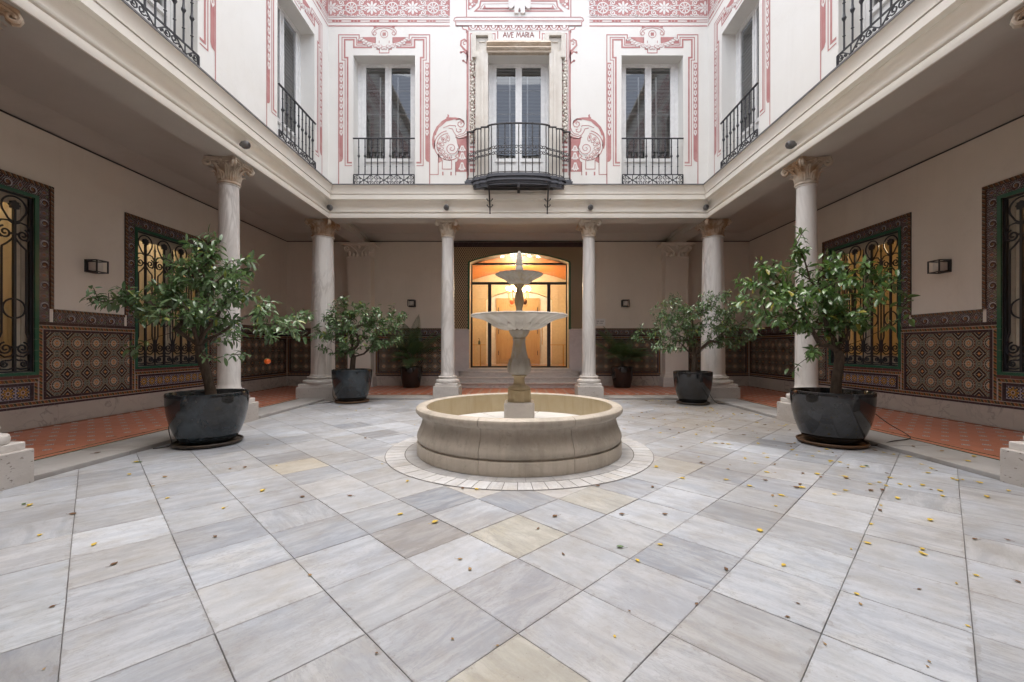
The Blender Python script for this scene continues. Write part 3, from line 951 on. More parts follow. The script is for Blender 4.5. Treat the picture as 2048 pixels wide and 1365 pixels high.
# ------------------------------------------------------------------ columns
def capital_parts(par, r0, z0, h, w, cm='capital'):
    """bell with acanthus leaves, corner volutes and a hollow-sided abacus"""
    b = MB().lathe([(r0*1.0,z0),(r0*1.16,z0+0.012),(r0*1.2,z0+0.03),(r0*1.16,z0+0.05),(r0*1.0,z0+0.06),(r0*1.0,z0+h*0.35),(r0*1.08,z0+h*0.6),(r0*1.3,z0+h*0.8),(r0*1.45,z0+h*0.86)], 24)
    cap = b.build('capital', M[cm], par, smooth=40)
    lv = MB()
    for tier, (nl, zb, zt, rb, out, ww, ph) in enumerate(((8, z0+0.065, z0+h*0.47, r0*1.02, 0.07, 0.105, 0), (8, z0+h*0.2, z0+h*0.72, r0*1.03, 0.10, 0.10, PI/8))):
        for k in range(nl):
            a = 2*PI*k/nl + ph
            ca, sa = math.cos(a), math.sin(a)
            rows = [(0,0.0,0.55),(0.35,0.012,0.95),(0.7,0.022,1.0),(0.92,out*0.8,0.75),(1.0,out*1.15,0.5),(0.93,out*1.5,0.22)]
            nb = len(lv.v)
            for (t_, o_, wf) in rows:
                z = zb+(zt-zb)*t_; rr = rb+o_
                for q, lift in ((-1,-0.004),(-0.5,0.024),(0,0.002),(0.5,0.024),(1,-0.004)):
                    x_, y_ = rr+lift, q*ww*wf*0.5
                    lv.v.append((x_*ca-y_*sa, x_*sa+y_*ca, z))
            for i in range(len(rows)-1):
                for q in range(4):
                    lv.f.append((nb+i*5+q, nb+i*5+q+1, nb+i*5+6+q, nb+i*5+5+q)); lv.uv.append(None)
    lv.build('acanthus_leaves', M[cm], cap, smooth=50)
    vo = MB()
    zt = z0+h*0.80
    for k in range(4):
        a = PI/4+k*PI/2
        d = Vector((math.cos(a), math.sin(a), 0)); R0 = w*0.5*1.30
        for sd in (-1, 1):
            n_ = Vector((-math.sin(a), math.cos(a), 0))*sd
            pts = [d*(r0*1.05)+n_*0.05+Vector((0,0,z0+h*0.5)), d*(r0*1.3)+n_*0.045+Vector((0,0,zt-0.01))]
            c = d*(R0-0.06)+n_*0.024+Vector((0,0,zt-0.005))
            for i in range(11):
                th = R(100)-i*R(48); rr = 0.078*(1-i/14.0)
                pts.append(c+d*math.cos(th)*rr+Vector((0,0,math.sin(th)*rr)))
            vo.tube(pts, [0.022]*2+[0.028]*5+[0.022]*6, 6)
    for k in range(4):
        a = k*PI/2
        vo.ball((math.cos(a)*(w*0.40), math.sin(a)*(w*0.40), z0+h*0.92), 0.042, 8, 6)
        for sd in (-1, 1):
            n_ = Vector((-math.sin(a), math.cos(a), 0)); d = Vector((math.cos(a), math.sin(a), 0))
            c = d*(r0*1.38)+n_*sd*0.06+Vector((0,0,z0+h*0.76))
            vo.tube([c+n_*sd*math.cos(t_*0.8)*0.035*(1-t_/12)+Vector((0,0,math.sin(t_*0.8)*0.035*(1-t_/12))) for t_ in range(9)], 0.012, 5)
    vo.build('volutes', M[cm], cap, smooth=50)
    ab = []
    for k in range(4):
        a = PI/4+k*PI/2; a2 = a+PI/2
        c0 = Vector((math.cos(a), math.sin(a)))*w*0.5*1.36; c1 = Vector((math.cos(a2), math.sin(a2)))*w*0.5*1.36
        t = Vector((c1-c0)).normalized()
        m_ = (c0+c1)*0.5*0.80
        p0, p1 = c0+t*0.03, c1-t*0.03
        ab += [tuple(p0)] + [tuple(p0*(1-u)**2+m_*2*u*(1-u)+p1*u**2) for u in (0.2,0.4,0.6,0.8)] + [tuple(p1)]
    A = MB()
    A.prism([(x*0.93, y*0.93) for x, y in ab], z0+h*0.86, z0+h*0.925, 'z')
    A.prism(ab, z0+h*0.927, z0+h, 'z')
    A.build('abacus', M[cm], cap)
    return cap
CAPH = 0.50; ZCAP = 5.533-CAPH; RS = 0.205
def shaft_prof(z0, z1, r):
    return [(r*1.12,z0),(r*1.12,z0+0.03),(r*1.04,z0+0.06),(r*1.03,z0+0.12)] + [(r*(1.02-0.14*t*t), z0+0.12+(z1-z0-0.12)*t) for t in (0.2,0.4,0.6,0.8,0.95)] + [(r*0.885,z1-0.03),(r*0.96,z1-0.02),(r*0.98,z1),(r*0.88,z1+0.01)]
def base_prof(r, z): return [(r*1.72,z),(r*1.80,z+0.03),(r*1.82,z+0.06),(r*1.76,z+0.095),(r*1.55,z+0.105),(r*1.50,z+0.115),(r*1.34,z+0.135),(r*1.30,z+0.155),(r*1.40,z+0.162),(r*1.46,z+0.185),(r*1.40,z+0.21),(r*1.12,z+0.22)]
def make_column(label, loc, pl_mat):
    c = thing('column', label, 'column', loc, 0, 'single marble columns of the arcade')
    MB().box(-0.395,0.395,-0.395,0.395,0.0,0.40,0.012).build('plinth', M[pl_mat], c)
    MB().box(-0.345,0.345,-0.345,0.345,0.402,0.49,0.01).build('base_slab', M['base_marble'], c)
    MB().lathe(base_prof(RS, 0.49), 32).build('base', M['base_marble'], c, smooth=35)
    MB().lathe(shaft_prof(0.71, ZCAP, RS), 32).build('shaft', M['shaft'], c, smooth=30)
    capital_parts(c, RS*0.9, ZCAP, CAPH, 0.68)
    return c
col0 = make_column('slender white marble column left of the arched glass door', (-2.21, 13.46, 0.0), 'travertine')
def col_copy(loc, rot, label): return dup(col0, loc, rot, label)
col_copy((2.23,13.46,0), PI/2, 'slender white marble column right of the arched glass door')
col_copy((-6.15,9.10,0), PI/2, 'marble column behind the big potted tree with the orange fruit')
col_copy((6.15,9.12,0), PI, 'marble column behind the tall potted tree on the right')
col_copy((-6.15,4.70,0), 0, 'nearest left column, only its pitted plinth and base in frame')
col_copy((6.15,4.72,0), PI, 'nearest right column, only its chipped plinth and base in frame')
def clover(prof, n=96, amp=0.14):
    mb = MB(); 
    for (r_, z) in prof:
        for k in range(n):
            a = 2*PI*k/n; rr = r_*(1.0-amp+amp*abs(math.cos(2*a))**0.7+amp*0.35)
            mb.v.append((rr*math.cos(a), rr*math.sin(a), z))
    for i in range(len(prof)-1):
        for k in range(n): mb.f.append((i*n+k, i*n+(k+1)%n, (i+1)*n+(k+1)%n, (i+1)*n+k)); mb.uv.append(None)
    return mb
def corner_column(label, s):
    c = thing('corner_column', label, 'column', (s*6.12, 13.42, 0), 0, 'clustered corner columns')
    RC = 0.335
    MB().box(-0.57,0.57,-0.57,0.50,0.0,0.40,0.012).build('plinth', M['travertine'], c)
    MB().box(-0.52,0.52,-0.52,0.46,0.402,0.485,0.01).build('base_slab', M['base_marble'], c)
    clover([(r_*1.16, z) for r_, z in base_prof(RC*0.80, 0.485)]).build('base', M['base_marble'], c, smooth=35)
    clover(shaft_prof(0.70, ZCAP, RC), amp=0.12).build('shaft', M['shaft'], c, smooth=30)
    k = capital_parts(c, RC*0.84, ZCAP, CAPH, 0.80, 'capital_rust')
    return c
corner_column('thick clustered corner column in the back left of the courtyard', -1)
corner_column('thick clustered corner column in the back right of the courtyard', 1)

# ================================================================== upper facades
ZW0, ZW1 = 6.40, 13.1
WZ0, WZ1, WH, WD = 6.45, 10.51, 0.94, 0.45
class Paint:
    """flat sgraffito work, laid a few millimetres proud of the wall: local x along, z up, -y towards the yard"""
    def __init__(s): s.red, s.cream = MB(), MB()
    def _l(s, l): return (s.red, -0.004) if l == 0 else (s.cream, -0.0075) if l == 1 else (s.red, -0.011)
    def poly(s, pts, l=0):
        mb, y = s._l(l); b = len(mb.v)
        mb.v += [(p[0], y, p[1]) for p in pts]
        for t in tessellate_polygon([[Vector((p[0], p[1], 0)) for p in pts]]):
            mb.f.append(tuple(b+i for i in t)); mb.uv.append(None)
    def rect(s, a, b, c, d, l=0): s.poly([(a,c),(b,c),(b,d),(a,d)], l)
    def stroke(s, pts, w, l=0, closed=False):
        P = [Vector(p) for p in pts]; n = len(P); mb, y = s._l(l)
        ws = w if isinstance(w, (list, tuple)) else [w]*n
        L, Rr = [], []
        for i in range(n):
            if closed: e1, e2 = P[i]-P[i-1], P[(i+1) % n]-P[i]
            else: e1, e2 = P[i]-P[max(i-1,0)], P[min(i+1,n-1)]-P[i]
            if e1.length < 1e-7: e1 = e2.copy()
            if e2.length < 1e-7: e2 = e1.copy()
            e1 = e1.normalized(); e2 = e2.normalized()
            n1, n2 = Vector((-e1.y,e1.x)), Vector((-e2.y,e2.x))
            m_ = n1+n2
            m_ = n1 if m_.length < 1e-4 else m_.normalized()
            k = ws[i]*0.5/max(0.35, m_.dot(n1))
            L.append(P[i]+m_*k); Rr.append(P[i]-m_*k)
        m = n if closed else n-1
        b = len(mb.v)
        for i in range(n): mb.v += [(L[i].x,y,L[i].y),(Rr[i].x,y,Rr[i].y)]
        for i in range(m):
            j = (i+1) % n
            mb.f.append((b+2*i,b+2*i+1,b+2*j+1,b+2*j)); mb.uv.append(None)
    def disc(s, c, rx, ry=None, rot=0.0, l=0, n=12):
        ry = rx if ry is None else ry
        s.poly([(c[0]+rx*math.cos(a)*math.cos(rot)-ry*math.sin(a)*math.sin(rot), c[1]+rx*math.cos(a)*math.sin(rot)+ry*math.sin(a)*math.cos(rot)) for a in [2*PI*k/n for k in range(n)]], l)
    def arc(s, c, r, a0, a1, w, l=0, n=16, r1=None):
        r1 = r if r1 is None else r1
        s.stroke([(c[0]+(r+(r1-r)*k/n)*math.cos(a0+(a1-a0)*k/n), c[1]+(r+(r1-r)*k/n)*math.sin(a0+(a1-a0)*k/n)) for k in range(n+1)], w, l)
    def build(s, name, parent):
        o = None
        if s.red.v: o = s.red.build(name, M['red'], parent, kind='stuff')
        if s.cream.v: s.cream.build('cream_inlay', M['cream'], o or parent, kind='stuff')
        return o
SP = 65.5
def PZ(y): return 1.6+(CYP-y)/SP

def paint_window(P, uc):
    X = lambda x, s: uc + s*(769.0-x)/SP
    for s in (-1, 1):
        q = lambda L: [(X(x,s), PZ(y)) for x, y in L]
        P.stroke(q([(678,372),(678,70.3),(719,70.3),(719,77)]), 0.030)
        P.stroke(q([(704.5,332),(691,332),(691,121),(684.8,121),(684.8,75.6),(713.6,75.6),(713.6,90.8),(743,90.8)]), 0.026)
        P.stroke(q([(704.5,326),(696,326),(696,116),(690,116),(690,80.2),(708.4,80.2),(708.4,95.4),(745,95.4)]), 0.050)
        P.poly(q([(679.3,126),(686.8,126),(686.8,318),(684.5,323),(679.3,325)]))
        for k in range(11):
            y = 129+k*13.2
            P.poly(q([(680.6,y),(685.6,y),(686.6,y+6),(684.6,y+9.5),(683.2,y+11.6),(681.8,y+9.5),(679.9,y+6)]), 1)
            P.poly(q([(682.6,y+2),(683.8,y+2),(684.2,y+6.5),(682.2,y+6.5)]), 2)
        # swag between the stepped corners and the cartouche
        P.poly(q([(722,75),(752,75),(752,88),(738,84)])); P.poly(q([(716,79),(727,84),(727,88),(715,88)]))
        for (gx, gy, ln, an) in ((722,79,6.0,-28),(731,85.5,6.5,-30),(741,91,6.5,-25),(752,93,5.5,10),(760,94.5,6.0,-30),(766.5,97,4.0,-60)):
            P.disc((X(gx,s),PZ(gy)), ln/SP, 3.4/SP, s*R(-an)*-1, 0); P.disc((X(gx,s),PZ(gy)), (ln-1.0)/SP, 2.5/SP, s*R(-an)*-1, 1)
            P.stroke([(X(gx-ln*0.5,s),PZ(gy-0.8)),(X(gx+ln*0.4,s),PZ(gy+0.9))], 0.010, 2)
        P.poly(q([(753.5,96),(760,99),(760,101),(753.5,100)]))
        P.stroke(q([(759.5,99),(759.5,106.5),(769,106.5)]), 0.026)
        P.stroke(q([(752,75),(752,86)]), 0.014); P.stroke(q([(759,82),(759,87)]), 0.02)
        # crest scroll
        P.poly(q([(747,53.5),(756,53.5),(749,57)]))
        P.stroke(q([(769,56.3),(758,58),(750,62),(746.5,67),(748,70.8),(751.5,70.8),(753.5,67.5),(752,64.5),(749.5,64.8)]), 0.020)
        P.stroke(q([(769,54),(757,54.6),(748,58.5),(744.3,64),(745.2,69.5),(749,72)]), 0.016)
    P.arc((uc, PZ(69)), 7.4/SP, 0, 2*PI, 0.018, n=20)
    for k in range(4):
        a = PI/4+k*PI/2; P.disc((uc+2.3/SP*math.cos(a), PZ(69)+2.3/SP*math.sin(a)), 2.0/SP, l=0, n=8)

def paint_band(P, u0, u1, ph=0.0):
    zc, h = PZ(16.5), 0.275
    P.rect(u0, u1, zc-h, zc+h, 0)
    per = 1.25
    k = math.floor((u0-ph)/per)-1
    def put(u, fn):
        if u0+0.02 < u-0.0 and u < u1-0.02: fn(u)
    def flower(u):
        for j in range(8):
            a = j*PI/4; P.disc((u+0.125*math.cos(a), zc+0.125*math.sin(a)), 0.085, 0.036, a, 1, 10)
        P.disc((u,zc), 0.04, l=1, n=10)
    def wheel(u):
        P.arc((u,zc), 0.165, 0, 2*PI, 0.035, 1, 20)
        for j in range(8):
            a = j*PI/4+0.2; P.stroke([(u+0.04*math.cos(a),zc+0.04*math.sin(a)),(u+0.15*math.cos(a),zc+0.15*math.sin(a))], 0.03, 1)
        P.disc((u,zc), 0.035, l=1, n=8)
    def scrolls(u, sg):
        for v in (-1, 1):
            c = (u, zc+v*0.155)
            P.stroke([(c[0]+sg*(0.085-0.07*i/11)*math.cos(R(-60)+i*R(42)), c[1]+v*(0.085-0.07*i/11)*math.sin(R(-60)+i*R(42))) for i in range(12)], 0.032, 1)
            P.stroke([(u-sg*0.12,zc+v*0.02),(u-sg*0.02,zc+v*0.06),(u+sg*0.085,zc+v*0.09)], 0.034, 1)
            P.disc((u+sg*0.11,zc+v*0.24), 0.045, 0.024, v*sg*0.5, 1, 8); P.disc((u-sg*0.10,zc+v*0.225), 0.05, 0.02, -v*sg*0.6, 1, 8)
    while ph+k*per < u1+per:
        b = ph+k*per
        put(b, flower); put(b+per/2, wheel)
        for dx in [0.06+0.0625*q for q in range(19)]:
            for v in (-1, 1):
                put(b+dx, lambda u, v=v, dx=dx: P.disc((u, zc+v*(0.235+0.02*math.sin(dx*37))), 0.022, 0.016, dx*9, 1, 6))
        for dx in (0.2,0.425,0.825,1.05):
            for v in (-1, 1): put(b+dx, lambda u, v=v: P.stroke([(u-0.05,zc+v*0.05),(u,zc+v*0.085),(u+0.05,zc+v*0.05)], 0.022, 1))
        for off, sg in ((0.31,1),(per-0.31,-1)): put(b+off, lambda u, sg=sg: scrolls(u, sg))
        put(b+0.31, lambda u: P.disc((u, zc), 0.05, 0.03, 0, 1, 8)); put(b+per-0.31, lambda u: P.disc((u, zc), 0.05, 0.03, 0, 1, 8))
        k += 1
    for e in (zc-h+0.012, zc+h-0.012): P.rect(u0, u1, e-0.014, e+0.014, 1)
    for y, w_ in ((35.2,0.018),(40.7,0.022),(45.0,0.022),(52.7,0.036)): P.rect(u0, u1, PZ(y)-w_/2, PZ(y)+w_/2, 0)
    u = u0+0.25
    while u < u1-0.2:
        for d_ in (-0.10, 0, 0.10): P.disc((u+d_, PZ(42.85)), 0.05, 0.028, 0, 0, 8)
        u += 0.575

def rects(u0,u1,z0,z1,ops):
    us = sorted({u0,u1,*[o[0] for o in ops],*[o[1] for o in ops]}); zs = sorted({z0,z1,*[o[2] for o in ops],*[o[3] for o in ops]})
    for i in range(len(us)-1):
        for j in range(len(zs)-1):
            cu, cz = (us[i]+us[i+1])/2, (zs[j]+zs[j+1])/2
            if not any(o[0]<cu<o[1] and o[2]<cz<o[3] for o in ops): yield us[i],us[i+1],zs[j],zs[j+1]
def pierced_wall(name, mat, parent, u0,u1,z0,z1,ops,depth,y=0.0, matrev=None):
    mb = MB()
    for a,b,c,d in rects(u0,u1,z0,z1,ops): mb.quad((a,y,c),(b,y,c),(b,y,d),(a,y,d))
    o = mb.build(name, mat, parent)
    for (a,b,c,d) in ops:
        rv = MB()
        for P4 in (((a,c),(a,d)),((b,c),(b,d)),((a,d),(b,d)),((a,c),(b,c))):
            (p,q),(r,s_) = P4; rv.quad((p,y,q),(r,y,s_),(r,y+depth,s_),(p,y+depth,q))
        rv.build('reveal', matrev or mat, o)
    return o

# ---- French window (built once, copied)
def make_french_window(label, loc, rot):
    t = thing('french_window', label, 'window', loc, rot, 'tall upper floor French windows')
    H = WZ1-WZ0
    fr = MB()
    fr.box(-WH,-0.835,-0.05,0.05,0.0,H-0.003); fr.box(0.835,WH,-0.05,0.05,0.0,H-0.003); fr.box(-0.835,0.835,-0.05,0.05,H-0.055,H-0.003); fr.box(-0.835,0.835,-0.05,0.05,0.0,0.04)
    fr.build('frame', M['white_wood'], t)
    zt, zb = 10.405-WZ0, 7.545-WZ0
    for s in (-1, 1):
        a, b = (0.10, 0.70)
        lf = MB()
        def bx(p,q,y0,y1,c,d):
            x0,x1 = sorted((s*p,s*q)); lf.box(x0,x1,y0,y1,c,d)
        bx(0.012,a,-0.04,0.035,0.045,H-0.06); bx(b,0.832,-0.04,0.035,0.045,H-0.06); bx(a,b,-0.04,0.035,zt,H-0.06); bx(a,b,-0.04,0.035,zb-0.13,zb); bx(a,b,-0.04,0.035,0.045,0.16)
        bx(a,b,-0.015,0.02,0.16,zb-0.13)
        leaf = lf.build('leaf', M['white_wood'], t)
        pn = MB(); x0,x1 = sorted((s*(a+0.05),s*(b-0.05))); pn.box(x0,x1,-0.03,-0.012,0.23,zb-0.20); pn.build('panel', M['white_wood'], leaf)
        sl = MB(); x0,x1 = sorted((s*(a-0.04),s*(b+0.05))); sl.box(x0,x1,-0.062,-0.041,zb-0.115,zb-0.085); sl.build('weather_bar', M['white_wood'], leaf)
        x0,x1 = sorted((s*(a-0.004),s*(b+0.004)))
        MB().quad((x0,0.0,zb-0.004),(x1,0.0,zb-0.004),(x1,0.0,zt+0.004),(x0,0.0,zt+0.004)).build('pane', M['glass'], leaf)
        for zz in (9.695, 8.96, 8.22):
            MB().box(x0,x1,-0.006,0.006,zz-WZ0-0.004,zz-WZ0+0.004).build('glazing_bar', M['bar_grey'], leaf)
        xs = s*0.28
        MB().box(xs-0.020,xs+0.020,0.06,0.075,0.2,H-0.35).build('lit_gap_strip', M['white_wood'], leaf)  # pale strip painted in place of light through the shutter gap
        MB().box(*sorted((s*0.02,s*0.90)),0.10,0.115,0.1,H-0.02).build('blind', M['blind'], leaf)
    hd = MB().box(-0.012,0.012,-0.055,-0.041,0.05,H-0.07); hd.build('astragal', M['white_wood'], t)
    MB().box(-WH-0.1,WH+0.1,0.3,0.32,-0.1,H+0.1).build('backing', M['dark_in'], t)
    return t

# ---- iron balustrade in front of a window (built once, copied)
def spiral2(c, r, a0, turns, sx=1, sz=1, n=14, rend=0.25):
    return [(c[0]+sx*r*(1-(1-rend)*k/n)*math.cos(a0+turns*2*PI*k/n), c[1]+sz*r*(1-(1-rend)*k/n)*math.sin(a0+turns*2*PI*k/n)) for k in range(n+1)]
def make_railing(label, loc, rot):
    t = thing('window_railing', label, 'railing', loc, rot, 'black iron railings before the upper windows')
    zt, zm, zb = 7.96-6.5, 6.858-6.5, 0.005
    MB().box(-0.94,0.94,-0.022,0.022,zt-0.014,zt+0.014).build('handrail', M['iron'], t)
    MB().box(-0.92,0.92,-0.012,0.012,zm-0.012,zm+0.012).box(-0.92,0.92,-0.012,0.012,zb,zb+0.022).build('lower_rail', M['iron'], t)
    for s_ in (-1, 1): MB().box(s_*0.92-0.015,s_*0.92+0.015,-0.014,0.014,zb,zm).build('end_post', M['iron'], t)
    bal = MB()
    pr = [(0.017,zm),(0.016,zm+0.235),(0.027,zm+0.25),(0.016,zm+0.265),(0.016,zm+0.50),(0.020,zm+0.52),(0.038,zm+0.555),(0.038,zm+0.57),(0.024,zm+0.60),(0.018,zm+0.66),(0.017,zm+0.82),(0.028,zm+0.835),(0.017,zm+0.85),(0.017,zt)]
    bal.lathe(pr, 7); me = bal.mesh('baluster', M['iron'], 30)
    for k in range(9): link('baluster', me, t, (-0.765+k*0.19125, 0, 0))
    sc_ = MB()
    zc = (zm+zb)/2+0.01; r = 0.075
    for k in (-1, 0, 1):
        cx_ = k*0.61
        for sx in (-1, 1):
            for sz in (-1, 1):
                sc_.tube([(p[0],0,p[1]) for p in spiral2((cx_+sx*0.235, zc+sz*0.085), 0.07, R(200), 1.25, sx, sz, 12)], 0.012, 4)
                sc_.tube([(cx_+sx*0.02,0,zc+sz*0.005),(cx_+sx*0.09,0,zc+sz*0.06),(cx_+sx*0.17,0,zc+sz*0.13),(cx_+sx*0.27,0,zc+sz*0.165)], 0.013, 4)
                sc_.tube([(p[0],0,p[1]) for p in spiral2((cx_+sx*0.12, zc+sz*0.045), 0.035, R(20), 0.9, sx, sz, 8)], 0.014, 4)
        sc_.tube([(cx_,0,zb),(cx_,0,zm)], 0.012, 5); sc_.ball((cx_,0,zc), 0.026, 6, 5)
    sc_.build('scroll_panel', M['iron'], t)
    return t

def facade(name, label, O, rot, u0, u1, wins, paint_wins, band=True, deco=None):
    f = thing(name, label, 'facade', (O[0],O[1],ZW0), rot)
    f_z = -ZW0
    ops = [(u-WH, u+WH, WZ0, WZ1) for u in wins]
    wl = pierced_wall('wall', M['plaster'], f, u0,u1,ZW0,ZW1,ops,WD+0.06)
    objs = [wl]
    for u in paint_wins:
        P = Paint(); paint_window(P, u); objs.append(P.build('painted_window_surround', f))
    for (a, b, ph) in band or ():
        B = Paint(); paint_band(B, a, b, ph); objs.append(B.build('painted_frieze', f))
    if deco: objs += deco(f)
    for o in objs:
        if o is not None: o.location.z -= ZW0
    eave = MB().box(u0-0.0,u1+0.0,-0.25,0.0,ZW1,ZW1+0.12); e = eave.build('eave', M['entab'], f); e.location.z -= ZW0
    return f
def loc_of(O, rot, u, y, z):
    c, s = math.cos(rot), math.sin(rot); return (O[0]+c*u-s*y, O[1]+s*u+c*y, z)

# ---- central aedicule painted and carved round the balcony window
def centre_deco(f):
    out = []
    P = Paint(); uc = 0.02
    X = lambda cx_, s=1: uc + s*(893.0-cx_)/5.687/SP*-1
    q = lambda L, s=1: [((uc + s*((cx_-893.0)/5.687/SP)), PZ(cy_/5.687)) for cx_, cy_ in L]
    for s in (-1, 1):
        Q = lambda L: q([(893-(893-x), y) for x, y in L], s)
        P.stroke(Q([(310,350),(310,2090)]), 0.05); P.stroke(Q([(325,350),(325,2000)]), 0.012)
        P.stroke(Q([(345,700),(345,387),(625,387),(625,470),(893,470)]), 0.028); P.stroke(Q([(655,355),(655,445)]), 0.03)
        P.stroke(Q([(893,352),(315,352)]), 0.02)
        P.stroke(Q([(893,200),(190,200),(165,210),(155,238),(175,252),(180,300),(893,300)]), 0.026)
        P.stroke(Q([(170,238),(893,238)]), 0.020); P.stroke(Q([(180,253),(893,253)]), 0.016); P.stroke(Q([(180,298),(893,298)]), 0.04)
        # volute bracket at the side
        P.stroke(Q([(250,308),(262,335),(300,345),(300,380)]), 0.03)
        P.stroke(Q([(305,470),(275,450),(240,470),(235,520),(270,560),(300,590),(308,650),(300,730)]), [0.03,0.04,0.045,0.05,0.06,0.06,0.05,0.02])
        P.stroke(Q([(300,480),(280,470),(262,490),(270,512),(288,505)]), 0.024)
        P.disc(Q([(235,600)])[0], 0.035, n=8); P.disc(Q([(262,695)])[0], 0.035, n=8); P.stroke(Q([(235,600),(270,590),(295,620)]), 0.04); P.stroke(Q([(262,695),(285,710),(300,725)]), 0.04)
        # attic panel
        P.stroke(Q([(300,-60),(300,195)]), 0.03)
        P.stroke(Q([(893,130),(400,130),(450,80),(462,15),(893,15)]), 0.045)
        P.stroke(Q([(893,105),(455,105),(495,50),(893,45)]), 0.014); P.poly(Q([(480,112),(820,112),(820,90),(520,90),(508,60)]))
        P.poly(Q([(318,-60),(430,-60),(425,0),(400,70),(330,115),(318,115)]))
        for (a, b, r) in ((350,20,0.05),(345,85,0.045),(395,40,0.04),(365,55,0.035)): P.disc(Q([(a,b)])[0], r, l=1, n=8)
        P.disc(Q([(405,15)])[0], 0.07, 0.09, 0, 2, 10)
        # red strip behind the carved festoon, quoin stripes below
        P.rect(*sorted((Q([(338,0)])[0][0], Q([(398,0)])[0][0])), PZ(345), PZ(121), 0)
        for k in range(6):
            y = 288+k*9.0
            P.rect(*sorted((Q([(332,0)])[0][0], Q([(398,0)])[0][0])), PZ(y+5), PZ(y), 1)
    # scalloped band
    P.rect(*[q([(v,0)])[0][0] for v in (318,1468)], PZ(345/5.687), PZ(302/5.687), 0)
    for k in range(10):
        cx_ = 318+57.5+k*115
        c = q([(cx_, 300)])[0]
        P.arc(c, 0.105, PI, 2*PI, 0.035, 1, 10); P.disc((c[0], c[1]-0.02), 0.05, 0.05, 0, 1, 8)
        P.disc(q([(cx_+57.5, 332)])[0], 0.03, l=1, n=8)
    P.rect(*[q([(v,0)])[0][0] for v in (316,1470)], PZ(346/5.687)-0.02, PZ(346/5.687), 1)
    out.append(P.build('painted_aedicule', f))
    # AVE MARIA
    L = Paint(); hgt = 58.0; yb = 430.0
    def let(x0, segs, w=14):
        for sg in segs: L.stroke(q([(x0+a, yb-b*hgt) for a, b in sg]), w/5.687/SP*0.62)
    A_ = [[(0,0),(24,1),(48,0)],[(9,0.38),(40,0.38)]]
    let(715, [[(0,0),(22,1),(44,0)],[(8,0.4),(36,0.4)]])
    let(762, [[(0,1),(20,0),(42,1)]]); let(812, [[(24,0),(0,0),(0,1),(24,1)],[(0,0.5),(18,0.5)]])
    let(868, [[(0,0),(8,1),(24,0.35),(40,1),(48,0)]]); let(924, [[(0,0),(20,1),(40,0)],[(8,0.4),(33,0.4)]])
    let(974, [[(0,0),(0,1),(20,0.95),(24,0.75),(18,0.52),(0,0.5)],[(10,0.5),(26,0)]]); let(1008, [[(0,0),(0,1)]]); let(1022, [[(0,0),(22,1),(46,0)],[(9,0.4),(37,0.4)]])
    lo = L.red.build('lettering', M['letter'], f, label='AVE MARIA lettered above the balcony window'); out.append(lo)
    # carved stone surround
    st = MB()
    zj0 = 6.55
    def U(cx_): return uc+(cx_-893.0)/5.687/SP
    for s in (-1, 1):
        def b(c0, c1, y0, y1, p):
            x0, x1 = sorted((uc+s*((c0-893)/5.687/SP), uc+s*((c1-893)/5.687/SP))); st.box(x0, x1, -p, 0.05, PZ(y1/5.687) if y1 < 1e4 else zj0, PZ(y0/5.687))
        b(405, 470, 612, 1e5, 0.10); b(470, 500, 600, 1e5, 0.135); b(500, 546, 560, 1e5, 0.115)
        b(368, 412, 405, 1000 if False else 680, 0.11); b(372, 418, 655, 690, 0.16)
        b(412, 548, 405, 436, 0.125); b(548, 596, 405, 500, 0.115)
        b(412, 548, 452, 612, 0.045); b(440, 525, 492, 500, 0.07); b(438, 446, 492, 600, 0.07); b(519, 527, 492, 600, 0.07)
        b(360, 400, 700, 730, 0.05)
    x0, x1 = U(545), U(1243)
    st.box(x0, x1, -0.12, 0.05, PZ(508/5.687), PZ(488/5.687))
    out.append(st.build('stone_surround', M['stone'], f))
    ln = MB()
    prof = [(0.06,510),(0.16,512),(0.19,530),(0.13,548),(0.10,560),(0.17,575),(0.20,590),(0.18,600),(0.14,612),(0.13,632)]
    for i in range(len(prof)-1):
        p0, y0 = prof[i]; p1, y1 = prof[i+1]
        a, b_ = U(532), U(1256)
        ln.quad((a,-p0,PZ(y0/5.687)),(b_,-p0,PZ(y0/5.687)),(b_,-p1,PZ(y1/5.687)),(a,-p1,PZ(y1/5.687)))
    for xx in (U(532), U(1256)):
        ln.quad(*([(xx,-p,PZ(y/5.687)) for p, y in prof]+[(xx,0.05,PZ(prof[-1][1]/5.687)),(xx,0.05,PZ(prof[0][1]/5.687))]))
    ln.quad((U(532),-0.13,PZ(632/5.687)),(U(1256),-0.13,PZ(632/5.687)),(U(1256),0.05,PZ(632/5.687)),(U(532),0.05,PZ(632/5.687)))
    out.append(ln.build('lintel_cornice', M['stone_tan'], f, smooth=30))
    # festoons of fruit and leaves down both sides
    rg = random.Random(3)
    for s in (-1, 1):
        fe = MB(); xc = uc+s*((368-893)/5.687/SP); z = PZ(124)
        while z > PZ(283):
            fe.ball((xc+rg.uniform(-0.02,0.02), -0.045, z), rg.uniform(0.042,0.062), 7, 5)
            for sg in (-1, 1): fe.ball((xc+sg*rg.uniform(0.035,0.062), -0.03, z-rg.uniform(0.02,0.06)), rg.uniform(0.024,0.038), 6, 4, rg.uniform(1.0,1.8))
            z -= rg.uniform(0.085,0.115)
        out.append(fe.build('carved_festoon', M['stone'], f, smooth=50))
    # plaster drop in the attic panel
    dr = MB()
    Xd = lambda v: U(v); Yd = lambda v: PZ(v/5.687)
    out_l = [(775,-80),(1030,-80),(1030,95),(1018,112),(1000,115),(980,105),(965,80),(965,165),(915,165),(915,125),(903,110),(890,125),(890,165),(845,165),(845,80),(825,105),(803,115),(785,108),(778,92)]
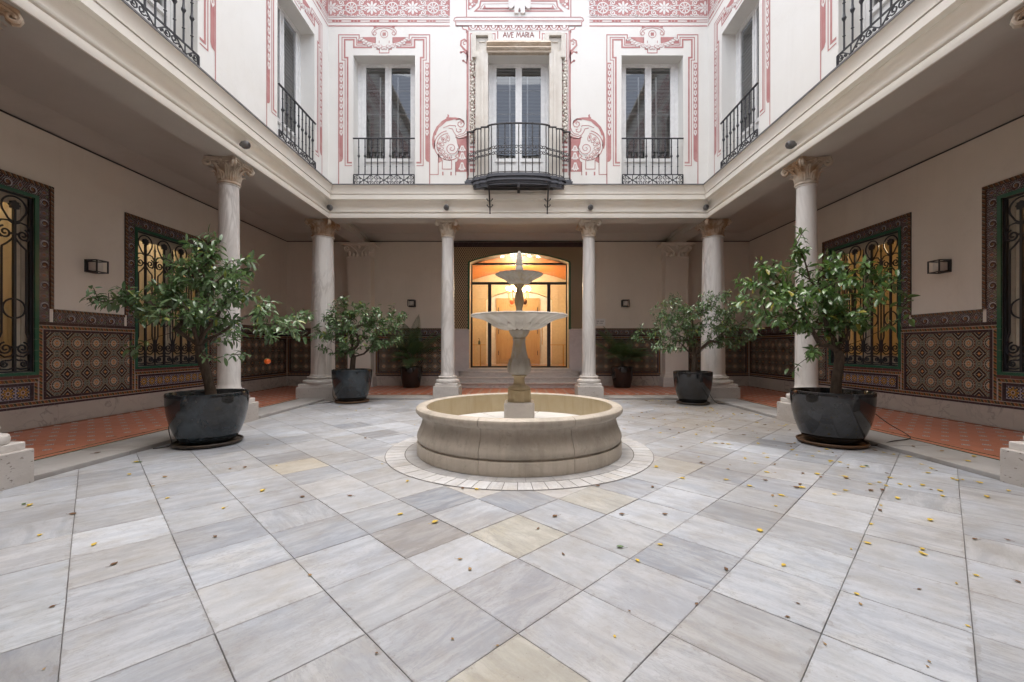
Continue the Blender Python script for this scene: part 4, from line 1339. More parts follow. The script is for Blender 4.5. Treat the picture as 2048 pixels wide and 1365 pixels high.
    dr.prism([(Xd(a), Yd(b)) for a, b in out_l], -0.06, -0.0)
    out.append(dr.build('plaster_pendant', M['cream'], f))
    # shell scrolls either side of the balcony
    for s in (-1, 1):
        Sx = Paint(); sc = 9.1
        W = lambda L: [(uc + s*((840+x/sc)-1037.2)/SP*1.0, PZ(220+y/sc)) for x, y in L]
        Wd = lambda x, y: W([(x,y)])[0]
        k_ = 1/sc/SP
        Sx.poly(W([(650,470),(700,520),(860,470),(860,1130),(645,1130),(650,960),(700,905),(690,700)]))
        Sx.poly(W([(500,80),(530,100),(525,140),(640,140),(740,160),(800,205),(812,262),(780,240),(720,185),(620,180),(560,195),(480,215),(400,290),(345,330),(300,420),(290,465),(270,470),(262,500),(270,600),(282,655),(245,725),(222,640),(218,540),(240,430),(300,310),(400,205),(480,160),(478,140),(500,125)]))
        Sx.stroke(W([(650,190),(720,165),(790,200),(808,255),(780,310),(725,318),(688,280),(695,232),(735,220),(755,245),(738,268)]), 14*k_)
        Sx.stroke(W([(660,340),(665,390),(700,412),(745,395),(750,360),(715,355)]), 14*k_)
        Sx.stroke(W([(860,420),(800,465),(720,490),(650,460),(610,400),(590,350),(520,335)]), 14*k_)
        Sx.stroke(W([(860,490),(800,520),(720,530),(640,500)]), 14*k_)
        Sx.stroke(W([(850,0),(850,330),(820,400),(780,440),(700,450)]), 12*k_)
        cc = (530,650)
        for r_, w_, a0, a1 in ((268,16,100,300),(222,14,95,290)):
            Sx.stroke(W([(cc[0]+r_*math.cos(R(a)), cc[1]-r_*math.sin(R(a))) for a in range(a0, a1+1, 10)]), w_*k_)
        for a in (102,130,158,186,214,242,268):
            d = Vector((math.cos(R(a)), -math.sin(R(a))))
            c = Vector((545,690))+d*178
            rot = math.atan2(d.y*-1, s*d.x)
            Sx.disc(Wd(c.x,c.y), 66*k_, 36*k_, rot, 0, 12); Sx.disc(Wd(c.x,c.y), 54*k_, 24*k_, rot, 1, 12)
            c2 = Vector((545,690))+d*190; Sx.disc(Wd(c2.x,c2.y), 30*k_, 14*k_, rot, 2, 8)
        Sx.disc(Wd(575,705), 128*k_, l=1, n=20); 
        Sx.stroke(W([(575+(118-i*4.4)*math.cos(i*0.45), 705+(118-i*4.4)*math.sin(i*0.45)) for i in range(26)]), 13*k_, 2)
        Sx.stroke(W([(690,640),(715,720),(690,800),(640,850),(690,880),(690,930)]), 14*k_)
        Sx.stroke(W([(420,330),(540,285),(640,290),(650,320)]), 12*k_)
        for (cx_, cy_, h_) in ((770,715,60),(770,855,75),(765,1045,85)):
            Sx.poly(W([(cx_-20,cy_-h_),(cx_+20,cy_-h_),(cx_+45,cy_),(cx_+72,cy_+h_*0.45),(cx_+40,cy_+h_*0.55),(cx_+18,cy_+h_*0.8),(cx_,cy_+h_*0.6),(cx_-18,cy_+h_*0.8),(cx_-40,cy_+h_*0.55),(cx_-72,cy_+h_*0.45),(cx_-45,cy_)]), 1)
            for d_ in (-18, 18): Sx.stroke(W([(cx_+d_*0.4,cy_-h_*0.6),(cx_+d_,cy_+h_*0.4)]), 9*k_, 2)
        Sx.poly(W([(330,800),(402,900),(402,930),(345,970),(330,960)]))
        Sx.stroke(W([(170,1360),(170,0)]), 0.001)
        Sx.stroke(W([(180,1180),(332,1180),(332,800)]), 14*k_); Sx.stroke(W([(405,915),(405,1082),(575,1082),(575,920)]), 14*k_); Sx.stroke(W([(648,950),(648,1195)]), 16*k_)
        for x in (415,565): Sx.rect(*sorted((Wd(x-13,0)[0], Wd(x+13,0)[0])), Wd(0,1195)[1], Wd(0,1130)[1])
        out.append(Sx.build('painted_shell_scroll', f))
    return out
M['letter'] = plain('lettering_paint', (0.30,0.12,0.11), 0.9)

OB, OL, OR_ = (0,YB), (-XC,6.8), (XC,6.8)
facade('courtyard_facade', 'back upper facade with red sgraffito and three tall windows', OB, 0, -XC, XC, [-4.085,0.02,4.10], [-4.085,4.10],
       band=[(-5.78,-2.08,-4.46),(2.18,5.78,4.46)], deco=centre_deco)
facade('courtyard_facade', 'left upper facade with red painted window surrounds', OL, PI/2, -6.1, 6.25, [0.0,4.45], [0.0,4.45,-4.45], band=[(-6.1,6.25,0.0)])
facade('courtyard_facade', 'right upper facade with red painted window surrounds', OR_, -PI/2, -6.25, 6.1, [-4.43,0.0], [0.0,-4.43,4.43], band=[(-6.25,6.1,0.0)])
facade('courtyard_facade', 'upper facade over the near gallery, seen only in reflections', (0,YF), PI, -XC, XC, [], [-4.09,4.09,0.0], band=[(-5.78,5.78,0.0)])

wf = WD
w0 = make_french_window('French window left of the iron balcony on the back facade', loc_of(OB,0,-4.085,wf,WZ0), 0)
dup(w0, loc_of(OB,0,0.02,wf,WZ0), 0, 'central French window behind the bowed iron balcony')
dup(w0, loc_of(OB,0,4.10,wf,WZ0), 0, 'French window right of the iron balcony on the back facade')
for u, nm in ((4.45,'far French window of the left facade, next to the corner'),(0.0,'near French window of the left facade, cut by the top edge')):
    dup(w0, loc_of(OL,PI/2,u,wf,WZ0), PI/2, nm)
for u, nm in ((-4.43,'far French window of the right facade, next to the corner'),(0.0,'near French window of the right facade, cut by the top edge')):
    dup(w0, loc_of(OR_,-PI/2,u,wf,WZ0), -PI/2, nm)
r0_ = make_railing('black iron railing under the window left of the balcony', loc_of(OB,0,-4.085,-0.03,6.5), 0)
dup(r0_, loc_of(OB,0,4.10,-0.03,6.5), 0, 'black iron railing under the window right of the balcony')
for u, nm in ((4.45,'black iron railing of the far window on the left facade'),(0.0,'black iron railing of the near left window, cut by the top edge')):
    dup(r0_, loc_of(OL,PI/2,u,-0.03,6.5), PI/2, nm)
for u, nm in ((-4.43,'black iron railing of the far window on the right facade'),(0.0,'black iron railing of the near right window, cut by the top edge')):
    dup(r0_, loc_of(OR_,-PI/2,u,-0.03,6.5), -PI/2, nm)

# ---- bowed iron balcony
bal = thing('balcony', 'bowed black iron balcony in front of the central window', 'balcony', (0.02, YB, 6.35))
half = [(1.58,0.0),(1.58,0.13),(1.38,0.13),(1.38,0.20),(1.28,0.32),(1.13,0.34),(1.13,0.42),(0.92,0.44),(0.92,0.50)]
bow = [(0.90*math.cos(a), 0.50+0.17*math.sin(a)) for a in [R(12+i*13) for i in range(13)]]
plan = [(x,-y) for x, y in half] + [(x,-y) for x, y in bow] + [(-x,-y) for x, y in reversed(half)]
def scaled(k, d): return [(x*k, y*d) for x, y in plan]
sl = MB()
for (k, d, z0, z1) in ((0.985,0.93,0.0,0.055),(1.0,0.97,0.055,0.105),(1.03,1.05,0.105,0.15),(1.0,0.99,0.15,0.22),(1.035,1.06,0.22,0.265),(1.01,1.01,0.265,0.32)):
    sl.prism(scaled(k, d), z0, z1, 'z')
sl.build('platform', M['iron_slate'], bal)
un = MB()
for yy in (-0.12, -0.28, -0.44): un.box(-1.2+abs(yy)*0.6, 1.2-abs(yy)*0.6, yy-0.03, yy+0.03, -0.05, -0.005)
un.box(-0.04,0.04,-0.62,0,-0.10,-0.002); un.build('underframe', M['iron_brown'], bal)
rail_pts = [(x*0.985, y*0.95) for x, y in plan]
MB().tube([(x, y, 8.11-6.35) for x, y in rail_pts], 0.028, 6).build('handrail', M['iron_brown'], bal, smooth=40)
MB().tube([(x, y, 0.36) for x, y in rail_pts], 0.014, 5).build('lower_rail', M['iron_brown'], bal)
def along(pts, step):
    out, acc = [], 0.0
    for i in range(len(pts)-1):
        a, b = Vector(pts[i]), Vector(pts[i+1]); L = (b-a).length; t = (step-acc) if acc else 0.0
        while t < L: out.append((a+(b-a)*t/L, (b-a).normalized())); t += step
        acc = (L-(t-step)) % step if L > 0 else acc
    return out
bar_me = MB().lathe([(0.018,0.32),(0.0145,0.36),(0.0145,0.98),(0.026,1.0),(0.0145,1.02),(0.0145,1.755)], 6).mesh('bar', M['iron_brown'])
bars = []
for s in (-1, 1):
    bars += [(s*1.54,-0.05),(s*1.36,-0.16),(s*1.22,-0.30),(s*1.12,-0.36),(s*1.0,-0.41),(s*0.88,-0.48),(s*0.80,-0.56),(s*0.60,-0.60),(s*0.40,-0.625),(s*0.20,-0.633)]
bars.append((0,-0.635))
for (x, y) in bars: link('bar', bar_me, bal, (x, y, 0))
orn = MB()
seq = sorted(bars)
for i in range(len(seq)-1):
    a, b = Vector(seq[i]), Vector(seq[i+1]); d = (b-a)
    if d.length < 0.02: continue
    w_ = d.length; d.normalize()
    for (p, sg) in ((a,1),(b,-1)):
        for sz in (-1, 1):
            rr = min(0.06, w_*0.28)
            pts = spiral2((rr*1.1, 1.0+sz*0.075), rr, R(180), -1.05, 1, sz, 10, 0.35)
            orn.tube([tuple(p+d*sg*u)+(z,) for u, z in [(0.012,1.0)]+pts], 0.012, 4)
orn.build('scroll_ornament', M['iron_brown'], bal)
for s in (-1, 1):
    br = MB()
    x = s*0.87
    br.tube([(x,-0.55,-0.01),(x,-0.50,-0.10),(x,-0.38,-0.20),(x,-0.30,-0.30),(x,-0.19,-0.40),(x,-0.08,-0.52),(x,-0.05,-0.70)], [0.03,0.026,0.024,0.024,0.024,0.022,0.02], 6)
    for z in (-0.36, -0.50):
        y = -0.22 if z > -0.4 else -0.10
        br.tube([(x-0.08,y-0.02,z+0.05),(x-0.05,y,z),(x+0.05,y,z),(x+0.08,y-0.02,z+0.05)], 0.014, 5)
        br.ball((x-0.08,y-0.02,z+0.05), 0.022, 6, 4); br.ball((x+0.08,y-0.02,z+0.05), 0.022, 6, 4)
    br.build('bracket', M['iron_brown'], bal, smooth=40)

# ================================================================== gallery walls
GWZ0, GWZ1, GWH = 1.13, 4.45, 1.13
GL, GRr, GB = (-XG, 9.3), (XG, 9.3), (0, YG)
def gallery_wall(name, label, O, rot, u0, u1, ops, depth, rev):
    t = thing(name, label, 'wall', (O[0],O[1],0), rot)
    pierced_wall('wall', M['gallery_plaster'], t, u0,u1,0.0,6.1,ops,depth, matrev=rev)
    return t
M['reveal_dark'] = plain('dark_painted_reveal', (0.028,0.024,0.022), 0.6)
WU = 2.24
gallery_wall('gallery_wall', 'beige plaster wall of the left gallery', GL, PI/2, -12.6, YG-9.3, [(u-GWH,u+GWH,GWZ0,GWZ1) for u in (-WU,WU)], 0.22, M['reveal_dark'])
gallery_wall('gallery_wall', 'beige plaster wall of the right gallery', GRr, -PI/2, -(YG-9.3), 12.6, [(u-GWH,u+GWH,GWZ0,GWZ1) for u in (-WU,WU)], 0.22, M['reveal_dark'])
DU = 0.05
gallery_wall('gallery_wall', 'beige plaster wall of the back gallery with the arched entrance', GB, 0, -XG, XG, [(DU-2.03,DU+2.03,0.0,5.45)], 0.02, M['gallery_plaster'])
gallery_wall('gallery_wall', 'plaster wall behind the viewpoint', (0,-3.3), PI, -XG, XG, [], 0.1, M['gallery_plaster'])

def strip(mb, x0, x1, z0, z1, p, vert=False, y1=0.0):
    L = (z1-z0) if vert else (x1-x0); o_ = rng.uniform(0, 3)
    uv = [(o_,0),(o_,1),(o_+L,1),(o_+L,0)] if vert else [(o_,0),(o_+L,0),(o_+L,1),(o_,1)]
    P4 = [(x0,-p,z0),(x1,-p,z0),(x1,-p,z1),(x0,-p,z1)]
    mb.quad(*P4, uv=uv)
    B4 = [(a,y1,c) for a,_,c in P4]
    for k in range(4):
        k2 = (k+1) % 4
        mb.quad(P4[k2], P4[k], B4[k], B4[k2], uv=[(o_,0.5)]*4)
    return mb
def frame_strips(t, x0, x1, z0, z1, w, p, mat, name):
    for (a,b,c,d,v) in ((x0,x1,z0,z0+w,False),(x0,x1,z1-w,z1,False),(x0,x0+w,z0+w,z1-w,True),(x1-w,x1,z0+w,z1-w,True)):
        strip(MB(), a,b,c,d,p,v).build(name, M[mat], t)
_tm = {}
def tile_mesh(kind, w, h, uvl, p=0.010):
    key = (kind, round(w,4), round(h,4), tuple(uvl), p)
    if key not in _tm:
        g = 0.0012; mb = MB()
        x0,x1,z0,z1 = -w/2+g, w/2-g, g, h-g
        c = 0.002
        mb.quad((x0+c,-p,z0+c),(x1-c,-p,z0+c),(x1-c,-p,z1-c),(x0+c,-p,z1-c), uv=list(uvl))
        F4 = [(x0+c,-p,z0+c),(x1-c,-p,z0+c),(x1-c,-p,z1-c),(x0+c,-p,z1-c)]; E4 = [(x0,-p+c,z0),(x1,-p+c,z0),(x1,-p+c,z1),(x0,-p+c,z1)]; B4 = [(a,0.002,b) for a,_,b in E4]
        for A_, B_ in ((F4,E4),(E4,B4)):
            for k in range(4):
                k2 = (k+1)%4; mb.quad(A_[k2],A_[k],B_[k],B_[k2], uv=[uvl[k2],uvl[k],uvl[k],uvl[k2]])
        _tm[key] = mb.mesh(kind+'_tile', M[kind])
    return _tm[key]
UVQ = [(0,0),(1,0),(1,1),(0,1)]
def frieze_row(t, x0, x1):
    n = max(1, round((x1-x0)/0.205)); w_ = (x1-x0)/n
    for i in range(n):
        uv = UVQ if i % 2 else [(2,0),(3,0),(3,1),(2,1)]
        link('frieze_tile', tile_mesh('scroll', w_, 0.20, uv, 0.014), t, (x0+w_*(i+0.5),0,2.10-ZB))
    strip(MB(), x0,x1,2.301-ZB,2.36-ZB,0.035).build('rope_border', M['rope'], t)
ZB = 0.49
def star_panel(label, O, rot, u0, u1, f0, f1):
    uc = (u0+u1)/2; hw = (u1-u0)/2
    t = thing('tile_dado', label, 'tile panel', loc_of(O,rot,uc,0,ZB), rot, 'star patterned tile dado panels')
    x0, x1 = -hw, hw
    frame_strips(t, x0, x1, 0.0, 2.035-ZB, 0.085, 0.016, 'guilloche', 'guilloche_border')
    frame_strips(t, x0+0.085, x1-0.085, 0.085, 1.95-ZB, 0.05, 0.022, 'dark_trim', 'dark_trim')
    strip(MB(), x0, x1, 2.036-ZB, 2.099-ZB, 0.026).build('dark_cap', M['dark_trim'], t)
    a, b, c, d = x0+0.135, x1-0.135, 0.135, 1.90-ZB
    nz = 6; nx = round((b-a)/0.205); tw, th = (b-a)/nx, (d-c)/nz
    for i in range(nx):
        for j in range(nz):
            ul, ur = (1,0) if i % 2 == 0 else (0,1)
            vb, vt = (1,0) if j % 2 == 0 else (0,1)
            link('star_tile', tile_mesh('star', tw, th, [(ul,vb),(ur,vb),(ur,vt),(ul,vt)]), t, (a+tw*(i+0.5),0,c+th*j))
    frieze_row(t, f0-uc, f1-uc)
    return t
def low_panel(label, O, rot, u0, u1):
    uc = (u0+u1)/2; hw = (u1-u0)/2
    t = thing('window_apron', label, 'tile panel', loc_of(O,rot,uc,0,ZB), rot, 'yellow star tile aprons under the grilled windows')
    frame_strips(t, -hw, hw, 0.0, 0.52, 0.085, 0.016, 'guilloche', 'guilloche_border')
    frame_strips(t, -hw+0.085, hw-0.085, 0.085, 0.435, 0.05, 0.024, 'dark_trim', 'dark_trim')
    strip(MB(), -hw, hw, 0.521, 0.578, 0.03).build('maroon_cap', M['maroon_trim'], t)
    a, b = -hw+0.135, hw-0.135; n = round((b-a)/0.25); tw = (b-a)/n
    for i in range(n): link('yellow_tile', tile_mesh('yellow', tw, 0.25, UVQ), t, (a+tw*(i+0.5),0,0.135))
    return t
def skirting(label, O, rot, u0, u1):
    t = thing('marble_skirting', label, 'skirting', loc_of(O,rot,(u0+u1)/2,0,ZG), rot, 'veined marble skirtings of the galleries')
    hw = (u1-u0)/2; x = -hw
    while x < hw-0.01:
        L = min(rng.uniform(0.95,1.35), hw-x)
        if hw-(x+L) < 0.5: L = hw-x
        me = MB().box(-L/2+0.0015,L/2-0.0015,-0.026+rng.uniform(-0.001,0.001),0.0,0.0,0.386).mesh('skirting_slab', M['skirt'])
        link('skirting_slab', me, t, (x+L/2,0,0)); x += L
    strip(MB(), -hw, hw, 0.3865, 0.4295, 0.020).build('dark_strip', M['dark_trim'], t)
    return t
G_ = 1.2
for (O, rot, s, nm) in ((GL, PI/2, 1, 'left'), (GRr, -PI/2, -1, 'right')):
    S_ = lambda a, b: tuple(sorted((s*a, s*b)))
    e = WU-G_
    star_panel('star tile dado panel between the two grilled windows on the %s wall' % nm, O, rot, -e, e, -e+0.275, e-0.275)
    a, b = S_(WU+G_, YG-9.3-0.02); f = S_(WU+G_+0.275, YG-9.3-0.02)
    star_panel('long star tile dado panel at the far end of the %s wall' % nm, O, rot, a, b, *f)
    low_panel('yellow tile apron under the far grilled window on the %s wall' % nm, O, rot, *S_(WU-G_, WU+G_))
    low_panel('yellow tile apron under the near grilled window on the %s wall' % nm, O, rot, *S_(-WU-G_, -WU+G_))
    a, b = S_(-8.2, -WU-G_); f = S_(-8.2, -WU-G_-0.275)
    star_panel('star tile dado panel at the near end of the %s wall' % nm, O, rot, a, b, *f)
    skirting('veined marble skirting along the %s wall' % nm, O, rot, *S_(-8.2, YG-9.3-0.03))
for s, nm in ((-1,'left'),(1,'right')):
    S_ = lambda a, b: tuple(sorted((s*a, s*b)))
    a, b = S_(6.70, XG-0.03); star_panel('dark star tile panel in the back %s corner beside the pilaster' % nm, GB, 0, a, b, a, b)
    a, b = S_(2.78, 5.72); star_panel('dark star tile panel behind the %s palm' % nm, GB, 0, a, b, a, b)
    skirting('marble skirting in the back %s corner' % nm, GB, 0, *S_(6.70, XG-0.03)); skirting('marble skirting behind the %s palm' % nm, GB, 0, *S_(2.78, 5.72))

# ---- grilled windows
def curtain(mb, x0, x1, z0, z1, y, amp=0.035, n=40):
    b = len(mb.v)
    for k in range(n+1):
        x = x0+(x1-x0)*k/n; yy = y+amp*math.sin(k*1.15)+amp*0.4*math.sin(k*0.47+1)
        mb.v += [(x,yy,z0),(x,yy,z1)]
    for k in range(n): mb.f.append((b+2*k,b+2*k+2,b+2*k+3,b+2*k+1)); mb.uv.append(None)
def cloth():
    t = MT('cream_curtain', 0.9, 0.1)
    nt = t.nt; t.base((0.70,0.62,0.48))
    tl = nt.nodes.new('ShaderNodeBsdfTranslucent'); tl.inputs[0].default_value = (0.72,0.60,0.42,1)
    mx = nt.nodes.new('ShaderNodeMixShader'); mx.inputs[0].default_value = 0.55
    nt.links.new(t.b.outputs[0], mx.inputs[1]); nt.links.new(tl.outputs[0], mx.inputs[2]); nt.links.new(mx.outputs[0], nt.nodes['Material Output'].inputs[0])
    return t.m
M['curtain'] = cloth()
M['cream_wood'] = plain('cream_painted_wood', (0.62,0.54,0.42), 0.45)
def grilled_window(label, O, rot, u, curtains):
    t = thing('grilled_window', label, 'window', loc_of(O,rot,u,0,0), rot, 'tall gallery windows in tile surrounds')
    for (a,b,c,d,v) in ((-G_,G_,1.07,1.128,0),(-G_,G_,4.452,4.52,0),(-G_,-GWH-0.002,1.128,4.452,1),(GWH+0.002,G_,1.128,4.452,1)):
        n = max(1, round(max(b-a, d-c)/0.21)); 
        for k in range(n):
            if v: q = (a, b, c+(d-c)*k/n+0.0008, c+(d-c)*(k+1)/n-0.0008)
            else: q = (a+(b-a)*k/n+0.0008, a+(b-a)*(k+1)/n-0.0008, c, d)
            w_, h_ = q[1]-q[0], q[3]-q[2]
            key = ('gt', round(w_,4), round(h_,4))
            if key not in _tm: _tm[key] = MB().box(-w_/2,w_/2,-0.030,0.03,0,h_).mesh('green_tile', M['green_trim'])
            link('green_tile', _tm[key], t, ((q[0]+q[1])/2, 0, q[2]))
    n = 13; th = (4.72-2.10)/n
    for s in (-1, 1):
        for k in range(n):
            uv = [(0,1),(0,0),(1,0),(1,1)] if k % 2 else [(2,1),(2,0),(3,0),(3,1)]
            link('surround_tile', tile_mesh('scroll', 0.20, th, uv, 0.014), t, (s*(G_+0.10),0,2.10+th*k))
        x0, x1 = sorted((s*(G_+0.201), s*(G_+0.262)))
        strip(MB(), x0,x1,2.36,4.785,0.035,True).build('rope_border', M['rope'], t)
    n = 12; tw = 2*G_/n
    for k in range(n): link('surround_tile', tile_mesh('scroll', tw, 0.20, UVQ if k%2 else [(2,0),(3,0),(3,1),(2,1)], 0.014), t, (-G_+tw*(k+0.5),0,4.52))
    strip(MB(), -G_-0.20, G_+0.20, 4.722, 4.785, 0.035).build('rope_border', M['rope'], t)
    fr = MB(); y0, y1 = 0.12, 0.20
    for (a,b,c,d) in ((-GWH,-GWH+0.10,GWZ0,GWZ1),(GWH-0.10,GWH,GWZ0,GWZ1),(-GWH+0.10,GWH-0.10,GWZ1-0.10,GWZ1),(-GWH+0.10,GWH-0.10,GWZ0,GWZ0+0.14),(-0.06,0.06,GWZ0+0.14,GWZ1-0.10)): fr.box(a,b,y0,y1,c,d)
    fr.build('casement_frame', M['cream_wood'], t)
    for s in (-1, 1):
        x0, x1 = sorted((s*0.06, s*(GWH-0.10)))
        lf = MB()
        for (a,b,c,d) in ((x0,x0+0.07,GWZ0+0.14,GWZ1-0.1),(x1-0.07,x1,GWZ0+0.14,GWZ1-0.1),(x0+0.07,x1-0.07,GWZ1-0.18,GWZ1-0.1),(x0+0.07,x1-0.07,GWZ0+0.14,GWZ0+0.26)): lf.box(a,b,0.14,0.18,c,d)
        lo = lf.build('casement_leaf', M['cream_wood'], t)
        MB().quad((x0+0.065,0.16,GWZ0+0.25),(x1-0.065,0.16,GWZ0+0.25),(x1-0.065,0.16,GWZ1-0.17),(x0+0.065,0.16,GWZ1-0.17)).build('pane', M['glass_clear'], lo)
    for (a, b) in curtains:
        cu = MB(); curtain(cu, a, b, GWZ0+0.02, GWZ1-0.02, 0.30); cu.build('curtain', M['curtain'], t, smooth=60)
    return t
def grille(label, O, rot, u):
    t = thing('window_grille', label, 'window grille', loc_of(O,rot,u,0.04,0), rot, 'wrought iron grilles of the gallery windows')
    mw = 2*GWH/4
    fr = MB()
    fr.box(-GWH+0.005,-GWH+0.035,-0.015,0.015,GWZ0+0.005,GWZ1-0.005); fr.box(GWH-0.035,GWH-0.005,-0.015,0.015,GWZ0+0.005,GWZ1-0.005); fr.box(-GWH+0.035,GWH-0.035,-0.015,0.015,GWZ1-0.03,GWZ1-0.005); fr.box(-GWH+0.035,GWH-0.035,-0.015,0.015,GWZ0+0.005,GWZ0+0.03)
    fr.build('outer_frame', M['iron'], t)
    m = MB(); rb = 0.021; g = 0.0165
    m.box(-rb,rb,-rb,rb,GWZ0+0.03,4.22)
    T2 = lambda pts, r=g, cl=False: m.tube([(x,0,z) for x, z in pts], r, 6, cl)
    me_d = m.lathe([(0.0,0.0)]*1+[(0.0,0.0)], 3) if False else None
    ros = MB()
    for k in range(16):
        a = 2*PI*k/16
    m.prism([((0.080+0.010*math.cos(8*a))*math.cos(a), 4.23+(0.080+0.010*math.cos(8*a))*math.sin(a)) for a in [2*PI*k/32 for k in range(32)]], -0.025, 0.02)
    T2([(0.0+0.20*math.cos(R(a)), 4.19+0.20*math.sin(R(a))) for a in range(-40, 221, 13)])
    for s in (-1, 1):
        T2([(s*0.153,4.06),(s*0.10,3.97),(0.0,3.90)])
        T2([(s*0.0,3.88),(s*0.10,3.93),(s*0.20,3.91),(s*0.262,3.82)])
        T2([(s*p[0],p[1]) for p in spiral2((0.145,3.70), 0.115, R(75), -1.6, 1, 1, 22, 0.15)])
        T2([(s*p[0],p[1]) for p in [(0.262,3.82)]+spiral2((0.155,3.70), 0.105, R(40), -0.3, 1, 1, 6, 0.95)])
        T2([(0.0,3.66),(s*0.05,3.58),(s*0.12,3.50),(s*0.19,3.44),(s*0.195,3.40),(s*0.195,1.86)], 0.017)
        T2([(s*p[0],p[1]) for p in spiral2((0.135,1.58), 0.115, R(100), 1.65, -1, 1, 22, 0.15)])
        T2([(s*0.195,1.86),(s*0.235,1.76),(s*0.255,1.62),(s*0.23,1.48),(s*0.15,1.42),(s*0.05,1.44),(0,1.50)])
        T2([(s*p[0],p[1]) for p in spiral2((0.15,1.29), 0.065, R(80), -1.4, 1, 1, 16, 0.2)])
        T2([(0.0,1.40),(s*0.06,1.36),(s*0.14,1.355)]); T2([(0,1.22),(s*0.10,1.19),(s*0.22,1.20),(s*0.26,1.30)])
    T2([(0.18*math.cos(2*PI*k/24), 2.32+0.18*math.sin(2*PI*k/24)) for k in range(24)], 0.0165, True)
    for z in (3.70, 1.60): m.box(-0.05,0.05,-0.02,0.02,z-0.02,z+0.02)
    me = m.mesh('grille_module', M['iron'], 40)
    for k in range(4): link('grille_module', me, t, (-GWH+mw*(k+0.5),0,0))
    for k in range(1, 4):
        x = -GWH+mw*k
        MB().box(x-0.012,x+0.012,-0.012,0.012,GWZ0+0.03,4.05).build('bar', M['iron'], t)
        MB().prism([(x-0.035,4.05),(x+0.035,4.05),(x+0.012,4.12),(x,4.24),(x-0.012,4.12)], -0.009, 0.009).build('spear_tip', M['iron'], t)
    return t
for (O, rot, s, nm) in ((GL,PI/2,1,'left'),(GRr,-PI/2,-1,'right')):
    for u, w_ in ((s*WU,'far'),(-s*WU,'near')):
        cu = [(-1.1,1.1)] if (s > 0 and w_ == 'far') else ([(0.42,1.12)] if s > 0 else ([(-1.12,-0.42)] if w_ == 'near' else [(-1.12,-0.85),(0.8,1.1)]))
        grilled_window('%s grilled window of the %s gallery in a scroll tile surround' % (w_, nm), O, rot, u, cu)
        grille('black wrought iron grille on the %s window of the %s gallery' % (w_, nm), O, rot, u)
# lit rooms behind them
M['room_wall'] = plain('amber_room_wall', (0.66,0.53,0.32), 0.85)
M['room_floor'] = plain('room_floor', (0.25,0.14,0.07), 0.5)
M['lamp_tube'] = plain('lamp_tube', (1.0,0.86,0.62), 0.5, emit=((1.0,0.80,0.52), 14.0))
for s, nm in ((-1,'left'),(1,'right')):
    x0, x1 = sorted((s*(XG+0.225), s*(XG+3.0)))
    ww = MB().box(x0,x1,3.5,15.0,0.2,5.4)
    del ww.f[:]; ww.uv = []
    n0 = 0
    xo = s*(XG+3.0)
    ww = MB()
    ww.quad((xo,3.5,0.3),(xo,15,0.3),(xo,15,5.4),(xo,3.5,5.4)); 
    for y in (3.5, 15.0): ww.quad((x0,y,0.3),(x1,y,0.3),(x1,y,5.4),(x0,y,5.4))
    ww.quad((x0,3.5,5.4),(x1,3.5,5.4),(x1,15,5.4),(x0,15,5.4))
    xi = s*(XG+0.23)                               # inner face of the gallery wall, pierced by the two windows
    for a,b,c,d in rects(3.5,15.0,0.3,5.4,[(9.3-WU-GWH-0.01,9.3-WU+GWH+0.01,GWZ0-0.01,GWZ1+0.01),(9.3+WU-GWH-0.01,9.3+WU+GWH+0.01,GWZ0-0.01,GWZ1+0.01)]):
        ww.quad((xi,a,c),(xi,b,c),(xi,b,d),(xi,a,d))
    ww.build('room_wall_'+nm, M['room_wall'], kind='structure')
    MB().quad((x0,3.5,0.3),(x1,3.5,0.3),(x1,15,0.3),(x0,15,0.3)).build('room_floor_'+nm, M['room_floor'], kind='structure')
    for k, yy in enumerate((7.6, 11.3)):
        l = thing('ceiling_lamp', 'glowing ceiling lamp inside the %s %s room' % (nm, ('near','far')[k]), 'lamp', (s*(XG+1.25), yy, 4.62), 0, 'lamps lit inside the gallery rooms')
        MB().box(-0.035,0.035,-0.22,0.22,-0.02,0.03,0.008).build('tube', M['lamp_tube'], l)
        MB().tube([(0,0,0.03),(0,0,0.78)], 0.01, 6).build('stem', M['iron'], l)
        pl2 = bpy.data.lights.new('ceiling_lamp_light', 'POINT'); pl2.energy = 20.0 if s > 0 else 12.0; pl2.color = (1.0,0.76,0.44) if s > 0 else (1.0,0.88,0.68); pl2.shadow_soft_size = 0.15
        po = bpy.data.objects.new('ceiling_lamp_light', pl2); COL.objects.link(po); po.parent = l; po.location = (0,0,-0.15)
    if s > 0:
        cb = thing('dark_cabinet', 'dark cabinet standing inside the far right window', 'cabinet', (XG+1.6, 10.6, 0.3), 0)
        MB().box(-0.25,0.25,-0.45,0.45,0.0,2.1,0.01).build('body', M['dark_in'], cb)
        MB().box(-0.28,0.28,-0.48,0.48,2.1,2.16).build('top', M['dark_in'], cb)

